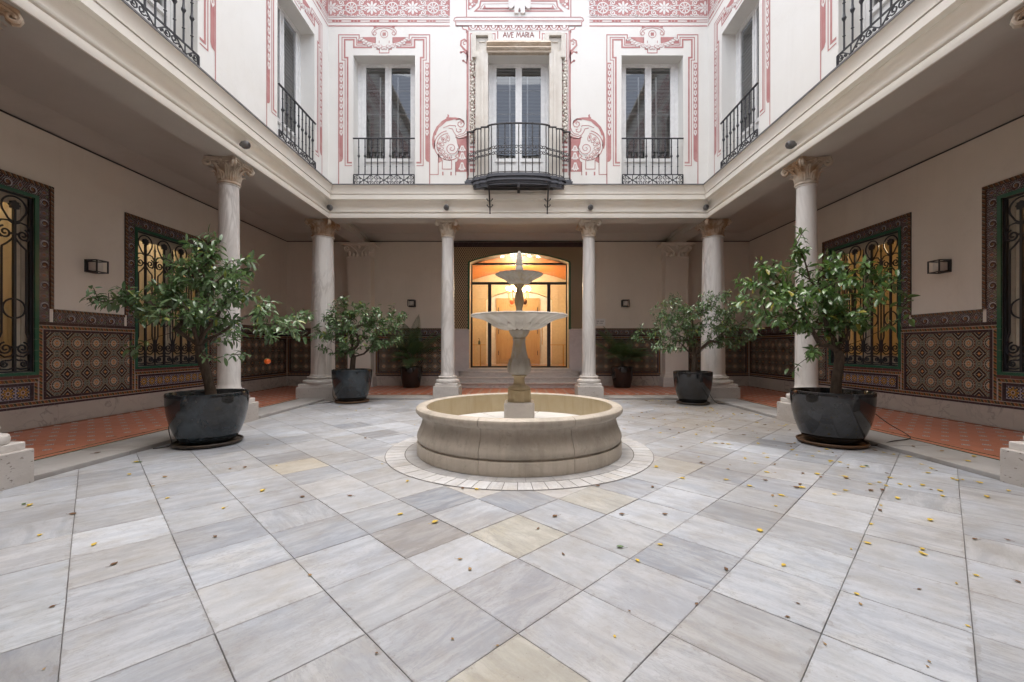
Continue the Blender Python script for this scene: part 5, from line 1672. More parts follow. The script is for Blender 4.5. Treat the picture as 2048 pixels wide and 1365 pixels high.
# ---- pilasters on the back wall
for s, nm in ((-1,'left'),(1,'right')):
    p = thing('pilaster', 'plain pilaster with scroll capital on the back wall, %s of the door' % nm, 'pilaster', (s*6.21, YG, ZG), 0, 'pilasters of the back gallery')
    MB().box(-0.45,0.45,-0.44,0.0,0.55,5.05).build('shaft', M['gallery_plaster'], p)
    MB().box(-0.56,0.56,-0.54,0.0,0.0,0.36,0.012).build('plinth', M['base_marble'], p)
    MB().box(-0.52,0.52,-0.51,0.0,0.362,0.44,0.01).box(-0.48,0.48,-0.475,0.0,0.441,0.55,0.015).build('base', M['gallery_plaster'], p)
    cp = MB().box(-0.48,0.48,-0.47,0.0,5.05,5.09).prism([(-0.42,5.09),(0.42,5.09),(0.50,5.5),(-0.50,5.5)], -0.43, 0.0).build('capital', M['gallery_plaster'], p)
    MB().box(-0.66,0.66,-0.62,0.0,5.53,5.60).box(-0.58,0.58,-0.56,0.0,5.50,5.53).build('abacus', M['gallery_plaster'], cp)
    vv = MB()
    for sg in (-1, 1):
        vv.tube([(sg*p_[0],-0.50,p_[1]) for p_ in spiral2((0.46,5.38), 0.115, R(100), -1.7, 1, 1, 24, 0.15)], 0.032, 6)
        vv.tube([(sg*0.05,-0.45,5.12),(sg*0.12,-0.46,5.30),(sg*0.30,-0.48,5.46),(sg*0.45,-0.50,5.49)], 0.036, 6)
        for k in range(3): vv.ball((sg*(0.10+0.14*k),-0.44,5.15+0.02*k), 0.07, 7, 5, 1.5)
    vv.ball((0,-0.50,5.46), 0.08, 8, 6); vv.build('volutes', M['gallery_plaster'], cp, smooth=50)

# ================================================================== arched entrance
ds = thing('door_surround', 'tiled arched surround of the glass entrance door', 'door surround', (DU, YG, ZG))
HC, ZS, RI = 2.06, 5.02-ZG, 0.38
def arch(hc, zs, rise, n=24):
    r = (hc*hc+rise*rise)/(2*rise); a = math.asin(hc/r)
    return [(r*math.sin(-a+2*a*k/n), zs+rise-r+r*math.cos(-a+2*a*k/n)) for k in range(n+1)]
ar = arch(HC, ZS, RI)
zl0, zl1 = 2.346-ZG, 5.61-ZG
la = MB()
poly = [(-2.72,zl0),(-HC,zl0)] + ar + [(HC,zl0),(2.72,zl0),(2.72,zl1),(-2.72,zl1)]
b = len(la.v); la.v += [(x,-0.03,z) for x, z in poly]
for t_ in tessellate_polygon([[Vector((x,z,0)) for x, z in poly]]):
    la.f.append(tuple(b+i for i in t_)); la.uv.append([poly[i] for i in t_])
la.hasuv = True
for k in range(len(poly)):
    p, q = poly[k], poly[(k+1) % len(poly)]
    la.quad((p[0],-0.03,p[1]),(q[0],-0.03,q[1]),(q[0],0.01,q[1]),(p[0],0.01,p[1]), uv=[p,q,q,p])
la.build('lattice_panel', M['lattice'], ds)
oa, ia = [(-HC-0.002,zl0-0.03)]+arch(HC+0.0,ZS,RI)+[(HC+0.002,zl0-0.03)], [(HC-0.085,zl0-0.03)]+arch(HC-0.085,ZS-0.012,RI-0.03)[::-1]+[(-HC+0.055,zl0-0.03)]
MB().prism(oa+ia, -0.055, 0.02).build('green_edge', M['green_trim'], ds)
for (a,b2,c,d,pp,mt,nm) in ((-2.74,2.74,zl1,5.70-ZG,0.05,'dark_trim','dark_frieze'),(-2.74,2.74,5.701-ZG,5.80-ZG,0.075,'dark_trim','dark_cap')): strip(MB(),a,b2,c,d,pp).build(nm, M[mt], ds)
for s in (-1, 1):
    x0, x1 = sorted((s*2.0, s*2.74))
    MB().box(x0,x1,-0.055,0.0,0.55-ZG+0.1,zl0-0.032,0.006).build('marble_panel', M['door_marble'], ds)
    x0, x1 = sorted((s*1.995, s*2.78)); MB().box(x0,x1,-0.08,0.0,0.0,0.64-ZG).build('marble_base', M['door_marble'], ds)
M['jamb'] = plain('warm_jamb', (0.66,0.55,0.40), 0.6)
jb = MB(); YD = 0.52
path = [(-HC+0.055,0.70-ZG)]+arch(HC-0.085,ZS-0.012,RI-0.03)+[(HC-0.085,0.70-ZG)]
for k in range(len(path)-1):
    p, q = path[k], path[k+1]; jb.quad((p[0],0.0,p[1]),(q[0],0.0,q[1]),(q[0],YD+0.1,q[1]),(p[0],YD+0.1,p[1]))
jb.build('jamb', M['jamb'], ds, smooth=40)
# steps
st_ = thing('entrance_steps', 'pale marble steps up to the glass door', 'steps', (DU, YG, ZG))
for k, (hw, dp, z1) in enumerate(((3.05,1.05,0.19),(2.72,0.76,0.385),(2.40,0.47,0.58))):
    fr_ = [(hw*math.copysign(abs(math.cos(a))**0.38, math.cos(a)), -dp*abs(math.sin(a))**0.55) for a in [PI+PI*i/32 for i in range(33)]]
    z0 = 0.0 if k == 0 else (0.19,0.385)[k-1]
    mb = MB(); mb.prism(fr_, z0, z1-0.045, 'z'); mb.build('riser', M['step_marble'], st_)
    mb = MB(); mb.prism([(x*1.008, y*1.03) for x, y in fr_], z1-0.044, z1, 'z'); mb.build('tread', M['step_marble'], st_)
MB().box(-2.05,2.05,-0.12,0.62,0.5,0.70,0.01).build('threshold', M['step_marble'], st_)
# glass door
dd = thing('glass_door', 'black framed glass entrance door with transom and side lights', 'door', (DU, YG+YD, 0.76))
z0 = 0.0; zt_ = 4.24-0.76; ztop = 5.42-0.76
fm = MB(); fm.box(-2.005,-1.93,-0.04,0.04,0,ztop-0.3); fm.box(1.93,2.005,-0.04,0.04,0,ztop-0.3); fm.box(-1.93,1.93,-0.04,0.04,zt_-0.05,zt_+0.05)
fm.box(-1.29,-1.15,-0.04,0.04,0.0,zt_-0.05); fm.box(1.15,1.29,-0.04,0.04,0.0,zt_-0.05); fm.box(-1.93,1.93,-0.035,0.035,0.0,0.06) ; fm.box(-1.93,1.93,-0.05,0.05,ztop-0.42,ztop-0.34)
fm.build('frame', M['iron'], dd)
for (a,b2,c,d) in ((-1.925,-1.29,0.06,zt_-0.05),(1.29,1.925,0.06,zt_-0.05),(-1.15,1.15,0.06,zt_-0.05),(-1.925,1.925,zt_+0.05,ztop-0.42)):
    MB().quad((a,0,c),(b2,0,c),(b2,0,d),(a,0,d)).build('pane', M['glass_clear'], dd)
MB().tube([(0.95,-0.05,0.95),(0.95,-0.09,1.0),(0.95,-0.09,1.6),(0.95,-0.05,1.65)], 0.014, 6).build('handle', M['gold'], dd)
# vestibule
M['vest_wall'] = plain('vestibule_wall', (0.64,0.55,0.37), 0.8)
M['vest_ceiling'] = plain('vestibule_ceiling', (0.60,0.20,0.05), 0.55)
M['vest_white'] = plain('vestibule_white_wall', (0.82,0.80,0.74), 0.7)
M['vest_floor'] = plain('vestibule_floor', (0.36,0.25,0.15), 0.3)
V0, V1, VZ0, VZ1 = YG+YD-0.1, 21.3, 0.76, 5.36
vw = MB()
for s in (-1, 1): vw.quad((DU+s*2.6,V0,VZ0),(DU+s*2.6,V1,VZ0),(DU+s*2.6,V1,VZ1),(DU+s*2.6,V0,VZ1))
for s in (-1, 1): vw.quad((DU+s*2.6,V0+0.11,VZ0),(DU+s*2.006,V0+0.11,VZ0),(DU+s*2.006,V0+0.11,VZ1),(DU+s*2.6,V0+0.11,VZ1))
vw.build('vestibule_wall_side', M['vest_wall'], kind='structure')
MB().quad((DU-2.7,V0,VZ0-0.004),(DU+2.7,V0,VZ0-0.004),(DU+2.7,V1+1,VZ0-0.004),(DU-2.7,V1+1,VZ0-0.004)).build('vestibule_floor', M['vest_floor'], kind='structure')
vc = MB()                                     # shallow vaulted ceiling
for k in range(12):
    a0, a1 = k/12.0, (k+1)/12.0
    f_ = lambda t: (DU-2.6+5.2*t, VZ1-0.55+0.9*math.sin(PI*t)*0.6)
    p, q = f_(a0), f_(a1); vc.quad((p[0],V0-0.02,p[1]),(q[0],V0-0.02,q[1]),(q[0],V1,q[1]),(p[0],V1,p[1]))
vc.build('vestibule_ceiling', M['vest_ceiling'], kind='structure', smooth=60)
bk = MB()
hole = [(-1.62,VZ0)]+[(x, z) for x, z in arch(1.62, 3.95, 0.42, 16)]+[(1.62,VZ0)]
bp = [(-2.6,VZ0)]+hole+[(2.6,VZ0),(2.6,VZ1+0.1),(-2.6,VZ1+0.1)]
bk.v += [(DU+x,V1-0.3,z) for x, z in bp]
for t_ in tessellate_polygon([[Vector((x,z,0)) for x, z in bp]]): bk.f.append(tuple(t_)); bk.uv.append(None)
for k in range(len(hole)-1):
    p, q = hole[k], hole[k+1]; bk.quad((DU+p[0],V1-0.3,p[1]),(DU+q[0],V1-0.3,q[1]),(DU+q[0],V1+0.02,q[1]),(DU+p[0],V1+0.02,p[1]))
bk.build('vestibule_wall_arch', M['vest_wall'], kind='structure')
MB().quad((DU-2.6,V1,VZ0),(DU+2.6,V1,VZ0),(DU+2.6,V1,VZ1),(DU-2.6,V1,VZ1)).build('vestibule_wall_back', M['vest_white'], kind='structure')
idr = thing('inner_door', 'tall wooden double door at the back of the lit vestibule', 'door', (DU-0.05, V1, VZ0))
MB().box(-1.08,-1.0,-0.09,0,0,3.28).box(1.0,1.08,-0.09,0,0,3.28).box(-1.0,1.0,-0.09,0,3.2,3.28).build('frame', M['wood'], idr)
for s in (-1, 1):
    x0, x1 = sorted((s*0.006, s*0.995)); lf = MB().box(x0,x1,-0.055,-0.005,0.01,3.195).build('leaf', M['wood'], idr)
    for (c, d) in ((0.25,1.25),(1.45,2.95)):
        a, b2 = sorted((s*0.16, s*0.86)); MB().box(a,b2,-0.075,-0.056,c,d,0.012).build('panel', M['wood'], lf)
    for zz in (0.45, 1.5, 2.6): MB().box(s*0.97-0.015,s*0.97+0.015,-0.09,-0.056,zz,zz+0.22).build('hinge', M['iron_brown'], lf)
    MB().ball((s*0.09,-0.10,1.05), 0.035, 8, 6).build('knob', M['gold'], lf)
# chandelier
ch = thing('chandelier', 'gilt chandelier with glowing globes inside the vestibule', 'chandelier', (DU-0.03, 19.4, 3.4))
MB().lathe([(0.0,0.0),(0.10,0.02),(0.16,0.08),(0.07,0.14),(0.05,0.25),(0.10,0.33),(0.05,0.42),(0.03,0.6),(0.05,0.75),(0.02,0.9),(0.012,2.3)], 12).build('body', M['gold'], ch, smooth=50)
M['globe'] = plain('lamp_globe', (1.0,0.85,0.6), 0.4, emit=((1.0,0.74,0.40), 22.0))
M['red_glass'] = plain('red_glass', (0.5,0.05,0.02), 0.2, emit=((0.9,0.12,0.03), 0.5)); M['brown_glass'] = plain('brown_glass', (0.16,0.05,0.03), 0.2)
for k in range(8):
    a = 2*PI*k/8+0.2; c, s_ = math.cos(a), math.sin(a)
    arm = MB().tube([(c*r_,s_*r_,z) for r_, z in ((0.04,0.35),(0.18,0.25),(0.34,0.28),(0.46,0.45),(0.48,0.72))], 0.016, 6).build('arm', M['gold'], ch)
    MB().lathe([(0.03,0.70),(0.07,0.74),(0.03,0.77)], 10, (c*0.48,s_*0.48)).build('cup', M['gold'], arm)
    MB().ball((c*0.48,s_*0.48,0.86), 0.088, 10, 8).build('globe', M['globe'], arm)
for k in range(4):
    a = PI*k/2; c, s_ = math.cos(a), math.sin(a)
    MB().ball((c*0.30,s_*0.30,0.26), 0.105, 10, 8, 1.2).build('glass_pendant', M['red_glass'] if k in (2, 1) else M['brown_glass'], ch)
    MB().tube([(c*0.20,s_*0.20,0.10),(c*0.28,s_*0.28,0.03),(c*0.38,s_*0.38,0.08),(c*0.42,s_*0.42,0.16)], 0.02, 6).build('gilt_swag', M['gold'], ch)
cl_ = bpy.data.lights.new('chandelier_light','POINT'); cl_.energy = 62.0; cl_.color = (1.0,0.90,0.68); cl_.shadow_soft_size = 0.35
co_ = bpy.data.objects.new('chandelier_light', cl_); COL.objects.link(co_); co_.parent = ch; co_.location = (0,0,1.15)
for k, x in enumerate((-0.70,-0.30,0.42,0.78)):
    sp = thing('downlight', 'small lit downlight number-free in the arch over the glass door', 'downlight', (DU+x, YG+0.30, ZS+RI-0.03-(x*x)/(2*6.3)+ZG-0.042), 0, 'downlights in the entrance arch')
    sp['label'] = 'small lit downlight in the arch soffit over the glass door'
    MB().lathe([(0.0,0.004),(0.05,0.004),(0.06,0.0),(0.065,0.016)], 14).build('lens', M['lamp_tube'], sp)
    MB().lathe([(0.066,-0.003),(0.078,-0.003),(0.078,0.018)], 14).build('ring', M['white_wood'], sp)
# console tables with a bottle
def table(label, x, y):
    t = thing('console_table', label, 'table', (x, y, VZ0), 0, 'slim console tables in the vestibule')
    MB().box(-0.42,0.42,-0.18,0.18,0.93,0.955,0.006).build('top', M['gold'], t)
    MB().box(0.16,0.20,-0.02,0.02,0.015,0.93).build('leg', M['gold'], t); MB().box(0.0,0.36,-0.15,0.15,0.0,0.015).build('foot', M['gold'], t)
    return t
table('slim console table with a bottle behind the left side light', DU-1.85, 18.5); table('slim console table behind the right side light', DU+1.75, 18.7)
bt = thing('pump_bottle', 'small pump bottle standing on the left console table', 'bottle', (DU-1.72, 18.45, VZ0+0.956))
M['bottle'] = plain('bottle_plastic', (0.10,0.16,0.08), 0.3)
MB().lathe([(0.0,0.0),(0.045,0.002),(0.05,0.02),(0.05,0.13),(0.035,0.16),(0.018,0.175),(0.018,0.2),(0.0,0.2)], 14).build('body', M['bottle'], bt, smooth=40)
MB().tube([(0,0,0.2),(0,0,0.25),(-0.01,0,0.262),(-0.05,0,0.255)], 0.008, 6).build('pump', M['iron'], bt)

# ================================================================== lamps on the walls, spots on the frieze, sign
def cube_lamp(label, O, rot, u):
    l = thing('wall_lamp', label, 'wall lamp', loc_of(O,rot,u,0,3.35), rot, 'black cube wall lamps')
    h, d = 0.135, 0.27
    e = 0.011
    f_ = MB()
    for x in (-h+e, h-e):
        for z in (-h+e, h-e): f_.box(x-e,x+e,-d,-0.03,z-e,z+e)
        f_.box(x-e,x+e,-d-0.001,-d+2*e,-h+2*e,h-2*e)
    for z in (-h+e, h-e): f_.box(-h+2*e,h-2*e,-d-0.001,-d+2*e,z-e,z+e)
    f_.build('cage', M['iron'], l)
    MB().box(-h,h,-0.035,0.0,-h,h).build('backplate', M['iron'], l)
    MB().box(-0.085,0.085,-0.20,-0.036,-0.085,0.085,0.006).build('diffuser', M['frost'], l)
    return l
M['frost'] = plain('frosted_glass', (0.62,0.58,0.54), 0.35)
cube_lamp('black cube lamp on the left wall between the grilled windows', GL, PI/2, -0.02)
cube_lamp('black cube lamp on the right wall between the grilled windows', GRr, -PI/2, 0.02)
cube_lamp('small black cube lamp on the back wall left of the door', GB, 0, -4.23)
cube_lamp('small black cube lamp on the back wall right of the door', GB, 0, 4.27)
M['spot_metal'] = plain('grey_spot_metal', (0.12,0.115,0.11), 0.5, 0.0)
def spot(label, O, rot, u):
    l = thing('spotlight', label, 'spotlight', loc_of(O,rot,u,0.02,5.84), rot, 'round grey spotlights on the frieze')
    prof = [(0.0,-0.20),(0.05,-0.195),(0.075,-0.17),(0.085,-0.12),(0.08,-0.07),(0.06,-0.04),(0.035,-0.03),(0.03,0.0)]
    mb = MB().lathe(prof, 16); mb.v = [(x, z, -y) for x, y, z in mb.v]
    mb.build('housing', M['spot_metal'], l, smooth=40)
    mb = MB().lathe([(0.0,-0.203),(0.045,-0.198)], 14); mb.v = [(x, z, -y) for x, y, z in mb.v]; mb.build('lens', M['iron_brown'], l)
    return l
OBf, OLf, ORf = (0,YB), (-XC,6.8), (XC,6.8)
for u, nm in ((-2.17,'above the column left of the door'),(2.2,'above the column right of the door'),(-5.70,'in the back left corner'),(5.70,'in the back right corner')):
    spot('round grey spotlight on the frieze '+nm, OBf, 0, u)
spot('round grey spotlight on the frieze of the left side', OLf, PI/2, 2.15); spot('round grey spotlight on the frieze of the right side', ORf, -PI/2, -2.15)
sg = thing('wall_sign', 'small white sign on the back wall beside the right door column', 'sign', (3.30, YG, 2.60))
MB().box(-0.20,0.20,-0.012,0.0,-0.145,0.145).build('plate', M['white_wood'], sg)
tx = MB()
for row, z in enumerate((0.045, -0.035)):
    x = -0.14
    for k in range(8):
        if (k+row) % 5 != 3: tx.box(x,x+0.022,-0.0145,-0.0125,z-0.014,z+0.014)
        x += 0.036
tx.build('print', M['iron'], sg)

# ================================================================== fountain
fo = thing('fountain', 'three tier stone fountain in a round basin at the centre of the courtyard', 'fountain', (FX, FY, 0.0))
prof_out = [(1.40,0.012),(1.585,0.012),(1.585,0.175),(1.575,0.19),(1.545,0.195),(1.545,0.215),(1.575,0.225),(1.585,0.26),(1.58,0.30),(1.555,0.36),(1.525,0.43),(1.505,0.50),(1.50,0.55),(1.508,0.575),(1.535,0.59),
            (1.575,0.605),(1.598,0.63),(1.605,0.66),(1.595,0.69),(1.565,0.712),(1.52,0.72),(1.475,0.715),(1.445,0.70),(1.435,0.68),(1.432,0.36),(1.40,0.012)]
n = 8
OFFA = R(-90-19.0)
for k in range(n):
    a0, a1 = OFFA+2*PI*k/n+0.0022, OFFA+2*PI*(k+1)/n-0.0022
    MB().lathe(prof_out, 20, (0,0), a0, a1, close_ends=True).build('basin_segment', M['basin'], fo, smooth=35)
MB().lathe([(1.4315,0.372),(1.4315,0.70)], 96).build('basin_lining', M['ochre'], fo, smooth=60)
MB().lathe([(0.0,0.35),(1.44,0.35)], 96).build('basin_bed', M['grout'], fo)
fme = sector(0.16, 1.43, 0.006, 2*PI/8-0.006, 0.34, 0.372, 6).mesh('floor_slab', M['basin_floor'])
for k in range(8): link('floor_slab', fme, fo, (0,0,0), 2*PI*k/8+R(30))
MB().box(-0.235,0.235,-0.235,0.235,0.37,0.74,0.02).build('pedestal_block', M['base_marble'], fo)
MB().prism([(0.185*math.cos(a)*1.06, 0.185*math.sin(a)*1.06) for a in [PI/8+k*PI/4 for k in range(8)]], 0.741, 0.925, 'z').build('pedestal_drum', M['ochre'], fo)
MB().lathe([(0.17,0.925),(0.18,0.94),(0.175,0.965),(0.15,0.985),(0.11,1.0),(0.09,1.03),(0.085,1.10),(0.09,1.13),(0.12,1.145),(0.12,1.16),(0.09,1.165)], 28).build('pedestal_neck', M['ochre'], fo, smooth=40)
vs = MB().lathe([(0.09,1.165),(0.135,1.175),(0.165,1.21),(0.178,1.26),(0.172,1.32),(0.155,1.38),(0.135,1.45),(0.118,1.53),(0.105,1.62),(0.095,1.70),(0.10,1.715),(0.118,1.725),(0.10,1.735),(0.10,1.755),(0.125,1.78),(0.15,1.82),(0.162,1.85),(0.165,1.875),(0.16,1.885)], 32).build('baluster_stem', M['fountain_grey'], fo, smooth=40)
lv = MB()
for k in range(8):
    a = 2*PI*k/8+0.2; ca, sa = math.cos(a), math.sin(a); b = len(lv.v)
    rows = [(1.18,0.142,0.05),(1.22,0.174,0.085),(1.27,0.182,0.10),(1.33,0.175,0.085),(1.385,0.160,0.05),(1.42,0.160,0.012)]
    for (z, r_, w_) in rows:
        for q in (-1,-0.4,0,0.4,1):
            x_ = r_*0.985+(0.012 if abs(q) == 0.4 else (0.002 if q == 0 else -0.006)); y_ = q*w_*0.62
            lv.v.append((x_*ca-y_*sa, x_*sa+y_*ca, z))
    for i in range(len(rows)-1):
        for q in range(4): lv.f.append((b+i*5+q,b+i*5+q+1,b+i*5+6+q,b+i*5+5+q)); lv.uv.append(None)
lv.build('carved_leaves', M['fountain_grey'], vs, smooth=60)
def petals(n, pts, ws, off, name, par, mat):
    mb = MB()
    for k in range(n):
        a = 2*PI*k/n; ca, sa = math.cos(a), math.sin(a); b = len(mb.v)
        for (r_, z), w_ in zip(pts, ws):
            for q in (-1,-0.5,0,0.5,1):
                o_ = off*(1-abs(q)**2)-0.004
                x_, y_, z_ = r_+o_*0.5, q*w_, z-o_
                mb.v.append((x_*ca-y_*sa, x_*sa+y_*ca, z_))
        for i in range(len(pts)-1):
            for q in range(4): mb.f.append((b+i*5+q,b+i*5+q+1,b+i*5+6+q,b+i*5+5+q)); mb.uv.append(None)
    return mb.build(name, mat, par, smooth=70)
def bowl(prof, lob, amp, name, mat):
    n = lob*8
    return MB().lathe(prof, n, (0,0), 0, 2*PI, lob, amp).build(name, mat, fo, smooth=60)
bw = [(0.10,1.885),(0.19,1.888),(0.28,1.905),(0.38,1.945),(0.47,1.995),(0.55,2.035),(0.63,2.055),(0.70,2.073),(0.735,2.082),(0.752,2.092),(0.752,2.106),(0.735,2.116),(0.715,2.11),(0.66,2.085),(0.5,2.035),(0.3,1.99),(0.0,1.97)]
bowl(bw, 24, [0,0.006,0.02,0.034,0.042,0.046,0.048,0.050,0.050,0.045,0.045,0.045,0.04,0.02,0.01,0,0], 'large_bowl', M['fountain_white'])
lb = [o for o in fo.children if o.name.startswith('large_bowl')][0]
petals(16, [(0.17,1.886),(0.25,1.893),(0.33,1.918),(0.40,1.948),(0.44,1.972)], [0.028,0.052,0.066,0.055,0.012], 0.022, 'carved_petals', lb, M['fountain_white'])
MB().lathe([(0.125,1.97),(0.12,2.02),(0.09,2.06),(0.07,2.10),(0.075,2.14),(0.062,2.17),(0.05,2.20),(0.055,2.24),(0.072,2.29),(0.076,2.34),(0.068,2.40),(0.056,2.46),(0.05,2.54),(0.056,2.56),(0.075,2.58),(0.08,2.60)], 24).build('upper_stem', M['ochre_dark'] if 'ochre_dark' in M else M['fountain_grey'], fo, smooth=40)
b2 = [(0.06,2.60),(0.10,2.602),(0.16,2.615),(0.19,2.64),(0.205,2.66),(0.25,2.69),(0.31,2.72),(0.355,2.742),(0.37,2.755),(0.368,2.765),(0.35,2.768),(0.30,2.745),(0.15,2.715),(0.0,2.71)]
bowl(b2, 20, [0,0,0.004,0.008,0.02,0.028,0.032,0.032,0.03,0.03,0.026,0.01,0,0], 'small_bowl', M['fountain_grey'])
fi = MB().lathe([(0.05,2.71),(0.055,2.76),(0.045,2.775),(0.055,2.80),(0.064,2.84),(0.058,2.88),(0.045,2.90),(0.046,2.93),(0.04,3.0),(0.03,3.07),(0.022,3.11),(0.012,3.13),(0.0,3.132)], 18)
fio = fi.build('finial', M['fountain_white'], fo, smooth=50)
sc_ = MB()
for r_ in range(6):
    z = 2.92+r_*0.034
    for k in range(8):
        a = 2*PI*(k+0.5*(r_ % 2))/8; rr = 0.046-r_*0.0045
        sc_.ball((rr*math.cos(a), rr*math.sin(a), z), 0.016-r_*0.0012, 6, 4, 1.3)
sc_.build('pine_scales', M['fountain_white'], fio, smooth=60)

# ================================================================== pots, trees, palms
def make_pot(label, loc, rt, h, mat, sau_mat, prof=None, saucer=True, slabel=None):
    p = thing('plant_pot', label, 'pot', loc, 0, 'glazed plant pots')
    z0 = 0.055 if saucer else 0.0
    pr = prof or [(0.0,0.0),(0.62,0.0),(0.68,0.02),(0.80,0.18),(0.90,0.38),(0.965,0.60),(0.995,0.80),(1.0,0.93),(1.0,0.975),(0.985,1.0),(0.95,1.0),(0.935,0.975),(0.93,0.86)]
    MB().lathe([(r_*rt, z0+z*h) for r_, z in pr], 56).build('vessel', mat, p, smooth=45)
    s_ = MB().lathe([(0.0,0.90*h+z0),(0.935*rt,0.87*h+z0)], 40)
    s_.v = [(x,y,z+rng.uniform(-0.01,0.012)) for x,y,z in s_.v]
    s_.build('soil', M['soil'], p)
    if saucer:
        q = thing('saucer', slabel, 'saucer', loc, 0, 'saucers under the plant pots')
        rs = rt*0.86
        MB().lathe([(0.0,0.008),(rs*0.85,0.008),(rs*0.97,0.018),(rs,0.05),(rs*0.985,0.062),(rs*0.955,0.058),(rs*0.94,0.035),(rs*0.8,0.03),(0.0,0.03)], 48).build('dish', sau_mat, q, smooth=40)
    return p
PT = {'ll': Vector((-5.14,7.10,0.006)), 'lr': Vector((5.22,7.12,0.006)), 'fl': Vector((-4.82,12.42,0.006)), 'fr': Vector((4.94,12.08,0.006))}
make_pot('big blue black glazed pot of the left tree', PT['ll'], 0.575, 0.80, M['pot_blue'], M['saucer'], slabel='dark saucer under the big left pot')
make_pot('big black glazed pot of the right tree with rusty saucer', PT['lr'], 0.585, 0.82, M['pot_black'], M['saucer_brown'], slabel='rusty brown saucer under the big right pot')
make_pot('blue black pot beside the back left corner column', PT['fl'], 0.555, 0.90, M['pot_blue'], M['saucer_brown'], slabel='saucer under the pot by the left corner column')
make_pot('black pot beside the back right corner column', PT['fr'], 0.52, 0.86, M['pot_black'], M['saucer'], slabel='saucer under the pot by the right corner column')

def leaf_into(mb, p, d, n_, L, W, droop, fold=0.35):
    d = d.normalized(); side = d.cross(n_)
    if side.length < 1e-4: side = d.cross(Vector((0.1,0.9,0.3)))
    side.normalize(); up = side.cross(d).normalized()
    b = len(mb.v); pos = p.copy(); cur = d.copy()
    rows = ((0.0,0.04),(0.28,0.85),(0.58,1.0),(0.82,0.62),(1.0,0.0))
    prev = 0.0
    for (t, w_) in rows:
        pos = pos+cur*(L*(t-prev)); prev = t
        cur = (cur+Vector((0,0,-1))*droop*0.35).normalized()
        u2 = side.cross(cur).normalized()
        for q in (-1, 0, 1):
            mb.v.append(tuple(pos+side*q*W*0.5*w_+u2*(abs(q)*W*0.5*w_*fold)))
    for i in range(4):
        for q in range(2):
            mb.f.append((b+i*3+q, b+i*3+q+1, b+i*3+4+q, b+i*3+3+q)); mb.uv.append(None)

